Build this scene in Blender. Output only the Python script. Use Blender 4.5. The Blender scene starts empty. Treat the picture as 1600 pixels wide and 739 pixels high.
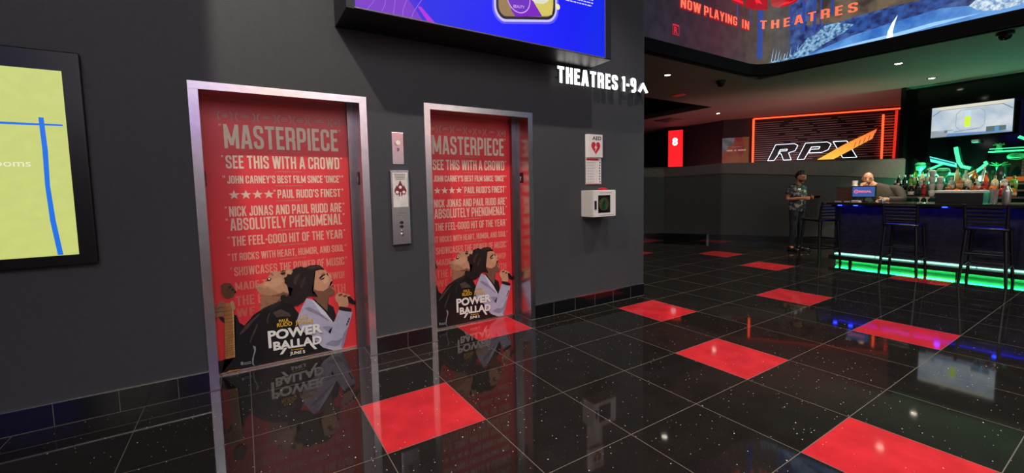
import bpy, bmesh, math, random
from mathutils import Vector, Matrix, Euler
random.seed(7)
S = bpy.context.scene
COL = S.collection
T = 0.6096          # floor tile
YW = 0.236          # face of the lift wall
PI = math.pi

# ------------------------------------------------------------------ materials
def lin(c):
    return tuple(((v/255)/12.92 if v/255 <= .04045 else ((v/255+.055)/1.055)**2.4) for v in c)
MATS = {}
def M(name, rgb, rough=.5, metal=0.0, emit=0.0, spec=.5, nscale=18.0, namp=.10, trans=0.0, coat=0.0):
    if name in MATS: return MATS[name]
    m = bpy.data.materials.new(name); m.use_nodes = True
    nt = m.node_tree; b = nt.nodes['Principled BSDF']
    c = lin(rgb)
    tc = nt.nodes.new('ShaderNodeTexCoord')
    nz = nt.nodes.new('ShaderNodeTexNoise'); nz.inputs['Scale'].default_value = nscale; nz.inputs['Detail'].default_value = 3
    nt.links.new(tc.outputs['Object'], nz.inputs['Vector'])
    rp = nt.nodes.new('ShaderNodeValToRGB')
    rp.color_ramp.elements[0].position = .3; rp.color_ramp.elements[1].position = .7
    rp.color_ramp.elements[0].color = tuple(v*(1-namp) for v in c)+(1,)
    rp.color_ramp.elements[1].color = tuple(min(1, v*(1+namp)) for v in c)+(1,)
    nt.links.new(nz.outputs['Fac'], rp.inputs['Fac'])
    if emit:
        b.inputs['Base Color'].default_value = (0, 0, 0, 1)
        nt.links.new(rp.outputs['Color'], b.inputs['Emission Color'])
        b.inputs['Emission Strength'].default_value = emit
    else:
        nt.links.new(rp.outputs['Color'], b.inputs['Base Color'])
    b.inputs['Roughness'].default_value = rough
    b.inputs['Metallic'].default_value = metal
    b.inputs['Specular IOR Level'].default_value = spec
    b.inputs['Transmission Weight'].default_value = trans
    b.inputs['Coat Weight'].default_value = coat
    MATS[name] = m
    return m

def steel(name, rgb=(190, 188, 186), rough=.22, axis=2):
    """brushed stainless: streaky noise drives roughness and a faint bump"""
    if name in MATS: return MATS[name]
    m = M(name, rgb, rough, 1.0, namp=.06)
    nt = m.node_tree; b = nt.nodes['Principled BSDF']
    tc = nt.nodes.new('ShaderNodeTexCoord'); mp = nt.nodes.new('ShaderNodeMapping')
    s = [160, 160, 160]; s[axis] = 2.5
    mp.inputs['Scale'].default_value = s
    nz = nt.nodes.new('ShaderNodeTexNoise'); nz.inputs['Scale'].default_value = 1.0; nz.inputs['Detail'].default_value = 4
    nt.links.new(tc.outputs['Object'], mp.inputs['Vector']); nt.links.new(mp.outputs['Vector'], nz.inputs['Vector'])
    mr = nt.nodes.new('ShaderNodeMapRange'); mr.inputs['To Min'].default_value = rough*.7; mr.inputs['To Max'].default_value = rough*1.4
    nt.links.new(nz.outputs['Fac'], mr.inputs['Value']); nt.links.new(mr.outputs['Result'], b.inputs['Roughness'])
    bp = nt.nodes.new('ShaderNodeBump'); bp.inputs['Strength'].default_value = .06; bp.inputs['Distance'].default_value = .002
    nt.links.new(nz.outputs['Fac'], bp.inputs['Height']); nt.links.new(bp.outputs['Normal'], b.inputs['Normal'])
    return m

def floor_material(name, rgb, speck, amount, rough):
    m = bpy.data.materials.new(name); m.use_nodes = True
    nt = m.node_tree; N = nt.nodes; L = nt.links; b = N['Principled BSDF']
    tc = N.new('ShaderNodeTexCoord')
    sx = N.new('ShaderNodeSeparateXYZ'); L.new(tc.outputs['Object'], sx.inputs[0])
    def math_(op, a, v=None):
        n = N.new('ShaderNodeMath'); n.operation = op
        for i, q in enumerate((a, v)):
            if q is None: continue
            if isinstance(q, (int, float)): n.inputs[i].default_value = q
            else: L.new(q, n.inputs[i])
        return n.outputs[0]
    def line(o):
        f = math_('FRACT', math_('ADD', math_('DIVIDE', o, T), 100.5))
        return math_('ABSOLUTE', math_('SUBTRACT', f, .5))
    d = math_('MINIMUM', line(sx.outputs[0]), line(sx.outputs[1]))
    g = math_('LESS_THAN', d, .0036)
    # granite body
    nz = N.new('ShaderNodeTexNoise'); nz.inputs['Scale'].default_value = 6; nz.inputs['Detail'].default_value = 5
    L.new(tc.outputs['Object'], nz.inputs['Vector'])
    rp = N.new('ShaderNodeValToRGB'); c = lin(rgb)
    rp.color_ramp.elements[0].position = .35; rp.color_ramp.elements[1].position = .68
    rp.color_ramp.elements[0].color = tuple(v*.86 for v in c)+(1,); rp.color_ramp.elements[1].color = tuple(v*1.14 for v in c)+(1,)
    L.new(nz.outputs['Fac'], rp.inputs['Fac'])
    # mirror flecks, their glints put into the colour as pale specks
    def flecks(scale, radius, keep):
        v = N.new('ShaderNodeTexVoronoi'); v.inputs['Scale'].default_value = scale; v.voronoi_dimensions = '2D'
        L.new(tc.outputs['Object'], v.inputs['Vector'])
        sc = N.new('ShaderNodeSeparateColor'); L.new(v.outputs['Color'], sc.inputs[0])
        near = math_('LESS_THAN', v.outputs['Distance'], math_('MULTIPLY', radius, sc.outputs[1]))
        return math_('MULTIPLY', near, math_('GREATER_THAN', sc.outputs[0], keep))
    fl = math_('MAXIMUM', flecks(26, .075, 1-amount), flecks(7, .026, .72))
    fl2 = flecks(60, .12, .6)
    mx2 = N.new('ShaderNodeMix'); mx2.data_type = 'RGBA'; L.new(math_('MULTIPLY', fl2, .06), mx2.inputs['Factor'])
    L.new(rp.outputs['Color'], mx2.inputs['A']); mx2.inputs['B'].default_value = (.5, .45, .38, 1)
    mx = N.new('ShaderNodeMix'); mx.data_type = 'RGBA'; L.new(fl, mx.inputs['Factor'])
    L.new(mx2.outputs['Result'], mx.inputs['A']); mx.inputs['B'].default_value = lin(speck)+(1,)
    mg = N.new('ShaderNodeMix'); mg.data_type = 'RGBA'; L.new(g, mg.inputs['Factor'])
    L.new(mx.outputs['Result'], mg.inputs['A']); mg.inputs['B'].default_value = lin((104, 96, 82))+(1,)
    L.new(mg.outputs['Result'], b.inputs['Base Color'])
    L.new(math_('ADD', math_('MULTIPLY', g, .5), rough), b.inputs['Roughness'])
    b.inputs['Specular IOR Level'].default_value = .36
    MATS[name] = m
    return m

# ------------------------------------------------------------------ mesh builder
class MB:
    def __init__(s): s.v = []; s.f = []; s.mi = []; s.cur = 0
    def add(s, vs, fs):
        o = len(s.v); s.v += [tuple(p) for p in vs]
        for f in fs: s.f.append([o+i for i in f]); s.mi.append(s.cur)
        return s
    def box(s, x0, x1, y0, y1, z0, z1):
        return s.add([(x0,y0,z0),(x1,y0,z0),(x1,y1,z0),(x0,y1,z0),(x0,y0,z1),(x1,y0,z1),(x1,y1,z1),(x0,y1,z1)],
                     [(3,2,1,0),(4,5,6,7),(0,1,5,4),(1,2,6,5),(2,3,7,6),(3,0,4,7)])
    def bevbox(s, x0, x1, y0, y1, z0, z1, b=.01, seg=2):
        bm = bmesh.new(); bmesh.ops.create_cube(bm, size=1)
        bmesh.ops.scale(bm, vec=(x1-x0, y1-y0, z1-z0), verts=bm.verts)
        bmesh.ops.translate(bm, vec=((x0+x1)/2, (y0+y1)/2, (z0+z1)/2), verts=bm.verts)
        bmesh.ops.bevel(bm, geom=bm.edges[:], offset=b, segments=seg, affect='EDGES', profile=.5)
        return s.bm(bm)
    def bm(s, bm, mat=None):
        bm.verts.index_update()
        vs = [(mat @ v.co if mat else v.co) for v in bm.verts]
        s.add(vs, [[v.index for v in f.verts] for f in bm.faces]); bm.free(); return s
    def sphere(s, c, r, u=16, v=10, rot=None):
        bm = bmesh.new(); bmesh.ops.create_uvsphere(bm, u_segments=u, v_segments=v, radius=1)
        r = r if isinstance(r, (tuple, list)) else (r, r, r)
        m = Matrix.Translation(c) @ (rot.to_4x4() if rot else Matrix()) @ Matrix.Diagonal((*r, 1))
        return s.bm(bm, m)
    def tube(s, pts, r, n=10, cap=True):
        pts = [Vector(p) for p in pts]; rs = r if isinstance(r, (list, tuple)) else [r]*len(pts)
        rings = []
        up = None
        for i, p in enumerate(pts):
            t = (pts[min(i+1, len(pts)-1)] - pts[max(i-1, 0)]).normalized()
            if up is None:
                a = Vector((0, 0, 1)) if abs(t.z) < .9 else Vector((1, 0, 0))
                up = (a - t*a.dot(t)).normalized()
            else: up = (up - t*up.dot(t)).normalized()
            w = t.cross(up)
            rings.append([p + rs[i]*(math.cos(2*PI*k/n)*up + math.sin(2*PI*k/n)*w) for k in range(n)])
        vs = [q for R in rings for q in R]; fs = []
        for i in range(len(pts)-1):
            for k in range(n):
                fs.append((i*n+k, i*n+(k+1) % n, (i+1)*n+(k+1) % n, (i+1)*n+k))
        if cap: fs += [tuple(range(n))[::-1], tuple(range((len(pts)-1)*n, len(pts)*n))]
        return s.add(vs, fs)
    def lathe(s, prof, c=(0,0,0), n=20):
        vs = []; fs = []
        for r, z in prof:
            for k in range(n): vs.append((c[0]+r*math.cos(2*PI*k/n), c[1]+r*math.sin(2*PI*k/n), c[2]+z))
        for i in range(len(prof)-1):
            for k in range(n): fs.append((i*n+k, i*n+(k+1) % n, (i+1)*n+(k+1) % n, (i+1)*n+k))
        fs += [tuple(range(n))[::-1], tuple(range((len(prof)-1)*n, len(prof)*n))]
        return s.add(vs, fs)
    def poly(s, pts3): return s.add(pts3, [tuple(range(len(pts3)))])
    def prism(s, pts3, vec):
        n = len(pts3); v = Vector(vec)
        return s.add([Vector(p) for p in pts3]+[Vector(p)+v for p in pts3],
            [tuple(range(n)), tuple(range(2*n-1, n-1, -1))]+[(i, i+n, (i+1) % n+n, (i+1) % n) for i in range(n)])
    def mesh(s, name):
        me = bpy.data.meshes.new(name); me.from_pydata([tuple(p) for p in s.v], [], s.f)
        me.polygons.foreach_set('material_index', s.mi); me.update(); return me
    def build(s, name, mats, parent=None, smooth=False, loc=None):
        me = s.mesh(name)
        bm = bmesh.new(); bm.from_mesh(me); bmesh.ops.recalc_face_normals(bm, faces=bm.faces[:]); bm.to_mesh(me); bm.free()
        for m in (mats if isinstance(mats, (list, tuple)) else [mats]): me.materials.append(m)
        o = bpy.data.objects.new(name, me); COL.objects.link(o)
        if parent: o.parent = parent
        if loc: o.location = loc
        if smooth:
            me.polygons.foreach_set('use_smooth', [True]*len(me.polygons)); 
            try: me.set_sharp_from_angle(angle=math.radians(40))
            except Exception: pass
        return o

def islands(mb):
    n = len(mb.v); par = list(range(n))
    def find(a):
        while par[a] != a: par[a] = par[par[a]]; a = par[a]
        return a
    for f in mb.f:
        r = find(f[0])
        for q in f[1:]: par[find(q)] = r
    out = {}
    for f, mi in zip(mb.f, mb.mi): out.setdefault(find(f[0]), []).append((f, mi))
    res = []
    for fl_ in out.values():
        ids = {}; m = MB()
        for f, mi in fl_:
            g = []
            for q in f:
                if q not in ids: ids[q] = len(m.v); m.v.append(mb.v[q])
                g.append(ids[q])
            m.f.append(g); m.mi.append(mi)
        res.append(m)
    return res
def each(mb, name, mat, parent=None, smooth=False):
    """every loose piece becomes a part of its own"""
    return [m.build(name, mat, parent, smooth) for m in islands(mb)]

def tag(o, label, cat, group=None):
    o['label'] = label; o['category'] = cat
    if group: o['group'] = group
    return o
def struct(o): o['kind'] = 'structure'; return o
def empty(name, loc=(0,0,0), rz=0):
    o = bpy.data.objects.new(name, None); COL.objects.link(o); o.location = loc; o.rotation_euler = (0,0,rz); o.empty_display_size = .1
    return o
def copy_tree(o, parent=None):
    c = o.copy(); COL.objects.link(c)
    if parent: c.parent = parent
    for ch in [x for x in bpy.data.objects if x.parent == o]: copy_tree(ch, c)
    return c

# ------------------------------------------------------------------ lettering
def text_mesh2d(body, bold=0.0, spacing=1.0, res=3):
    cu = bpy.data.curves.new('t', 'FONT'); cu.body = body; cu.offset = bold; cu.resolution_u = res; cu.space_character = spacing
    cu.fill_mode = 'FRONT' if hasattr(cu, 'fill_mode') else cu.fill_mode
    o = bpy.data.objects.new('t', cu); COL.objects.link(o)
    dg = bpy.context.evaluated_depsgraph_get(); dg.update()
    me = bpy.data.meshes.new_from_object(o.evaluated_get(dg))
    vs = [tuple(v.co) for v in me.vertices]; fs = [tuple(p.vertices) for p in me.polygons]
    bpy.data.objects.remove(o); bpy.data.meshes.remove(me); bpy.data.curves.remove(cu)
    return vs, fs
CAP = {}
def caph(bold):
    if bold not in CAP:
        vs, _ = text_mesh2d('H', bold); CAP[bold] = (min(v[1] for v in vs), max(v[1] for v in vs))
    return CAP[bold]
def letter_mb(body, fn, w, h, bold=.02, spacing=1.0, fat=0.0, depth=0.0, mb=None, res=3):
    """lays BODY out w wide and h tall (cap height); fn(x, y, n) -> world point. fat widens the strokes sideways, depth gives thickness"""
    vs, fs = text_mesh2d(body, bold, spacing, res); lo, hi = caph(bold)
    x0 = min(v[0] for v in vs); x1 = max(v[0] for v in vs)
    mb = mb or MB()
    off = [0.0] if not fat else [-fat, 0.0, fat]
    for i, dx in enumerate(off):
        P = [((v[0]-x0)/(x1-x0)*(w-2*fat)+fat+dx, (v[1]-lo)/(hi-lo)*h) for v in vs]
        n0 = i*.00008
        if not depth:
            mb.add([fn(x, y, n0) for x, y in P], fs)
        else:
            n = len(P); ec = {}
            for f in fs:
                for a, b in zip(f, f[1:]+f[:1]): ec[tuple(sorted((a, b)))] = ec.get(tuple(sorted((a, b))), 0)+1
            side = [(a, b, b+n, a+n) for (a, b), k in ec.items() if k == 1]
            mb.add([fn(x, y, n0) for x, y in P]+[fn(x, y, n0+depth) for x, y in P], list(fs)+[tuple(q+n for q in f[::-1]) for f in fs]+side)
    return mb
def lettering(name, body, fn, w, h, mat, parent=None, **k):
    return letter_mb(body, fn, w, h, **k).build(name, mat, parent)
def plane_fn(o, u, v, nrm, slant=0.0):
    o, u, v, nrm = Vector(o), Vector(u).normalized(), Vector(v).normalized(), Vector(nrm).normalized()
    return lambda x, y, n=0.0: o + u*x + v*(y+slant*x) + nrm*n
def wall_fn(x, z, y=YW, slant=0.0):      # on the lift wall, reading left to right
    return plane_fn((x, y, z), (1,0,0), (0,0,1), (0,-1,0), slant)

# ------------------------------------------------------------------ condensed poster lettering drawn from strokes
def block_glyphs(t=.145):
    a = t/2; B, TP, M_ = a, 1-a, .52
    def rc(pts, r=.13, closed=False):
        """rounds the inner corners of a stroke path"""
        out = []; n = len(pts)
        for i, p in enumerate(pts):
            if not closed and i in (0, n-1): out.append(Vector((*p, 0))); continue
            p = Vector((*p, 0)); q0 = Vector((*pts[i-1], 0)); q1 = Vector((*pts[(i+1) % n], 0))
            d0 = (q0-p); d1 = (q1-p); rr = min(r, d0.length*.48, d1.length*.48)
            s, e = p+d0.normalized()*rr, p+d1.normalized()*rr
            for k in range(5):
                u = k/4; out.append(s*(1-u)**2+p*2*u*(1-u)+e*u*u)
        return ([(v.x, v.y) for v in out], closed)
    G = {}
    def g(ch, w, *strokes): G[ch] = (w, [s if isinstance(s, tuple) and isinstance(s[0], list) else (list(s), False) for s in strokes])
    W = .44; L, R = a, W-a
    bowl = lambda y0, y1: rc([(L,y0),(R,y0),(R,y1),(L,y1)])
    g('A', .48, [(a*.9,-.02),(.24-.03,1.02)], [(.48-a*.9,-.02),(.24+.03,1.02)], [(.12,.27),(.36,.27)])
    g('B', W, [(L,0),(L,1)], bowl(B,M_), bowl(M_,TP))
    g('C', W, rc([(R,.64),(R,TP),(L,TP),(L,B),(R,B),(R,.36)]))
    g('D', W, [(L,0),(L,1)], bowl(B,TP))
    g('E', .36, [(L,0),(L,1)], [(L,TP),(.36,TP)], [(L,M_),(.33,M_)], [(L,B),(.36,B)])
    g('F', .35, [(L,0),(L,1)], [(L,TP),(.35,TP)], [(L,M_),(.32,M_)])
    g('G', W, rc([(R,.66),(R,TP),(L,TP),(L,B),(R,B),(R,.46),(.24,.46)]))
    g('H', W, [(L,0),(L,1)], [(R,0),(R,1)], [(L,M_),(R,M_)])
    g('I', t, [(a,0),(a,1)])
    g('J', .38, rc([(.38-a,1),(.38-a,B),(L,B),(L,.30)]))
    g('K', .46, [(L,0),(L,1)], [(.38,1.02),(L+.03,.38)], [(.18,.56),(.39,-.02)])
    g('L', .34, [(L,0),(L,1)], [(L,B),(.34,B)])
    g('M', .62, [(L,0),(L,1)], [(.62-a,0),(.62-a,1)], [(L,1.0),(.31,.14)], [(.62-a,1.0),(.31,.14)])
    g('N', .47, [(L,0),(L,1)], [(.47-a,0),(.47-a,1)], [(L+.01,1.0),(.47-a-.01,0)])
    g('O', W, rc([(L,B),(R,B),(R,TP),(L,TP)], closed=True))
    g('P', W, [(L,0),(L,1)], bowl(.42,TP))
    g('R', .45, [(L,0),(L,1)], bowl(.46,TP), rc([(L+.05,.46),(R,.44),(R,0)]))
    g('S', W, rc([(R,.68),(R,TP),(L,TP),(L,.58),(R,.42),(R,B),(L,B),(L,.32)]))
    g('T', .42, [(.21,0),(.21,1)], [(0,TP),(.42,TP)])
    g('U', W, rc([(L,1),(L,B),(R,B),(R,1)]))
    g('V', .47, [(a*.9,1.02),(.235-.025,-.02)], [(.47-a*.9,1.02),(.235+.025,-.02)])
    g('W', .70, [(a*.9,1.02),(.19,-.02)], [(.35-.02,1.02),(.21,-.02)], [(.35+.02,1.02),(.49,-.02)], [(.70-a*.9,1.02),(.51,-.02)])
    g('X', .46, [(a,1.02),(.46-a,-.02)], [(a,-.02),(.46-a,1.02)])
    g('Y', .46, [(a*.9,1.02),(.23,.40)], [(.46-a*.9,1.02),(.23,.40)], [(.23,0),(.23,.44)])
    g('-', .22, [(0,.46),(.22,.46)]); g("'", t, [(a,1),(a,.72)]); g(',', t, [(a,.14),(a,-.12)]); g('!', t, [(a,1),(a,.27)], [(a,.14),(a,0)])
    g('1', .24, [(.24-a,0),(.24-a,1)], [(0,.86),(.2,.92)])
    g('9', W, rc([(L,B),(R,B),(R,TP),(L,TP),(L,.48),(R,.48)]))
    return G, t
def block_mb(body, fn, w, h, t=.145, gap=.075, space=.20, zstep=.00005, mb=None, stretch=None):
    G, t = block_glyphs(t); mb = mb or MB(); x = 0; items = []
    for ch in body:
        if ch == ' ': x += space; continue
        gw, st = G[ch]; items.append((x, st)); x += gw+gap
    total = x-gap; sx = w/total; sy = h; a = t/2
    for gi, (gx, st) in enumerate(items):
        for si, (pts, closed) in enumerate(st):
            P = [Vector((p[0], p[1])) for p in pts]; n = len(P)
            vs = []; ky = 1.0
            for i in range(n):
                p0 = P[i-1] if (i > 0 or closed) else None; p1 = P[(i+1) % n] if (i < n-1 or closed) else None
                d0 = (P[i]-p0).normalized() if p0 is not None and (P[i]-p0).length > 1e-6 else None
                d1 = (p1-P[i]).normalized() if p1 is not None and (p1-P[i]).length > 1e-6 else None
                d0 = d0 or d1; d1 = d1 or d0
                nn = Vector((-d0.y-d1.y, d0.x+d1.x)).normalized(); c = max(.55, nn.dot(Vector((-d0.y, d0.x))))
                for s in (1, -1):
                    q = P[i]+nn*(s*a/c)
                    yy = q.y
                    if not closed and len(pts) == 2 and abs(pts[0][0]-pts[1][0]) > 1e-6 and abs(pts[0][1]-pts[1][1]) > .3:   # slanted strokes end flat on the lines
                        lim0, lim1 = (0 if min(pts[0][1], pts[1][1]) < .05 else -9), 1
                        yy = min(lim1, max(lim0, yy))
                    vs.append(fn((gx+q.x)*sx, yy*sy, si*zstep))
            fs = []
            m = n if closed else n-1
            for i in range(m):
                j = (i+1) % n; fs.append((2*i, 2*i+1, 2*j+1, 2*j))
            mb.add(vs, fs)
    return mb
def block_lettering(name, body, fn, w, h, mat, parent=None, **k): return block_mb(body, fn, w, h, **k).build(name, mat, parent)

# ================================================================== SETTING
wall_m  = M('charcoal_wall_paint', (62, 62, 63), .62, nscale=40, namp=.06, spec=.3)
dark_m  = M('dark_wall_paint', (40, 39, 40), .7, nscale=30, namp=.06, spec=.25)
hall_m  = M('hall_wall_paint', (76, 73, 71), .75, nscale=30, namp=.06, spec=.2)
soffit_m = M('soffit_paint', (128, 112, 106), .75, nscale=30, namp=.05, spec=.2)
black_m = M('black_metal', (14, 14, 15), .4, nscale=30)
blackgloss_m = M('black_gloss', (9, 9, 10), .08, nscale=30)
tile_black_m = M('black_wall_tile', (17, 17, 19), .12, nscale=50, namp=.25)
joint_m = M('grey_tile_joint', (92, 88, 80), .7)
trim_m  = steel('trim_steel', (205, 200, 185), .25, axis=0)
steel_v = steel('steel_vertical', (196, 194, 194), .2, axis=2)
steel_h = steel('steel_horizontal', (196, 194, 194), .2, axis=0)
steel_dark = steel('steel_door_face', (150, 140, 140), .3, axis=2)

granite = floor_material('black_granite', (30, 27, 24), (225, 220, 205), .16, .045)
redtile = floor_material('red_quartz', (196, 42, 48), (250, 215, 200), .05, .06)
RED = {(0,1),(2,-1),(5,0),(4,2),(3,4),(7,3),(8,1),(11,-1),(12,-3),(15,-5),(13,-7),(10,-5),(12,2),(6,5),(2,7),(9,6),(-2,5),(-5,3),(0,9),(12,8),(5,9)}
fl = MB()
for i in range(-12, 26):
    for j in range(-14, 18):
        fl.cur = 1 if (i, j) in RED else 0
        fl.add([(i*T,-(j+1)*T,0),((i+1)*T,-(j+1)*T,0),((i+1)*T,-j*T,0),(i*T,-j*T,0)], [(0,1,2,3)])
me = fl.mesh('floor')
bm = bmesh.new(); bm.from_mesh(me); bmesh.ops.remove_doubles(bm, verts=bm.verts[:], dist=.001)
geo = bmesh.ops.extrude_face_region(bm, geom=bm.faces[:])['geom']
bmesh.ops.translate(bm, vec=(0,0,-.05), verts=[g for g in geo if isinstance(g, bmesh.types.BMVert)])
bmesh.ops.recalc_face_normals(bm, faces=bm.faces[:]); bm.to_mesh(me); bm.free()
me.materials.append(granite); me.materials.append(redtile)
floor = bpy.data.objects.new('floor', me); COL.objects.link(floor); struct(floor)

HT = 6.0
XC = 3.765
D1, D2 = -.261, 1.434
w = MB()
w.box(-7.2, -.857, YW, .7, 0, HT); w.box(-.857, .335, YW, .7, 2.2, HT); w.box(.335, .843, YW, .7, 0, HT)
w.box(.843, 2.035, YW, .7, 2.2, HT); w.box(2.035, XC, YW, .7, 0, HT)
w.box(-.857, .335, .56, .7, 0, 2.2); w.box(.843, 2.035, .56, .7, 0, 2.2)
w.box(XC-.3, XC, .7, 9.5, 0, HT)
struct(w.build('wall_back', wall_m))
struct(MB().box(-7.2, -6.9, -10.5, YW, 0, HT).build('wall_left', wall_m))
struct(MB().box(-7.2, 12.2, -10.6, -10.4, 0, HT).build('wall_front', M('front_wall_paint', (150,142,146), .6)))
struct(MB().box(-7.2, 8.2, -10.5, 1.4, HT, HT+.1).build('ceiling_lobby', dark_m))

def baseboard(name, x0, x1, joints, top_trim=True):
    t = MB().box(x0, x1, YW-.010, YW, .0, .146)
    b = t.build(name, tile_black_m); struct(b)
    j = MB()
    for x in joints: j.box(x-.002, x+.002, YW-.0106, YW-.009, .004, .146)
    j.box(x0, x1, YW-.016, YW-.010, 0, .003)
    j.build('tile_joints', joint_m, b)
    MB().box(x0, x1, YW-.013, YW, .146, .156).build('metal_edge_trim', trim_m, b)
baseboard('baseboard_left', -6.9, -.858, [-1.035-.307*k for k in range(19)])
baseboard('baseboard_middle', .336, .842, [.61])
baseboard('baseboard_right', 2.036, XC, [2.28, 2.591, 2.9, 3.205, 3.515])

# ---- lift doors -----------------------------------------------------
def lift_door(n, c):
    x0, x1 = c-.538, c+.538
    f = MB()
    f.box(x0-.058, x0, YW-.008, .555, 0, 2.147); f.box(x1, x1+.058, YW-.008, .555, 0, 2.147)
    fr = f.build('door_%d' % n, steel_v); struct(fr)
    MB().box(x0-.058, x1+.058, YW-.010, .555, 2.147, 2.2).build('head_frame', steel_h, fr)
    MB().box(x0, x1-.05, .519, .555, .01, 2.147).build('door_panel', steel_dark, fr)
    MB().box(x1-.05, x1, .47, .555, 0, 2.147).build('return_jamb', steel_dark, fr)
    MB().box(x0, x1-.05, .495, .519, 0, .010).build('door_sill', trim_m, fr)
    j = MB().box(x0-.058, x0+.004, YW-.016, YW-.008, 0, .003).box(x1-.004, x1+.058, YW-.016, YW-.008, 0, .003)
    j.box(x0, x0+.005, YW-.01, .5, 0, .0025).box(x1-.005, x1, YW-.01, .47, 0, .0025)
    j.build('floor_joint', joint_m, fr)
    for sx, nx in ((x1, -1), (x0, 1)):
        p = MB().box(min(sx, sx+nx*.004), max(sx, sx+nx*.004), .335, .395, 1.475, 1.585).build('braille_plate', black_m, fr)
        fnp = plane_fn((sx+nx*.0045, .345 if nx > 0 else .387, 1.50), (0, 1 if nx > 0 else -1, 0), (0,0,1), (nx,0,0))
        # raised star and floor number
        s = MB(); 
        s.poly([fnp(.014+.011*(1 if k % 2 == 0 else .42)*math.sin(2*PI*k/10), .036+.011*(1 if k % 2 == 0 else .42)*math.cos(2*PI*k/10), .0004) for k in range(10)])
        s.build('star_symbol', M('braille_white', (205,200,195), .5), p)
        lettering('floor_number', '1', fnp, .010, .044, MATS['braille_white'], p, bold=.03)
    return fr
d1 = lift_door(1, D1); d2 = lift_door(2, D2)

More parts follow.
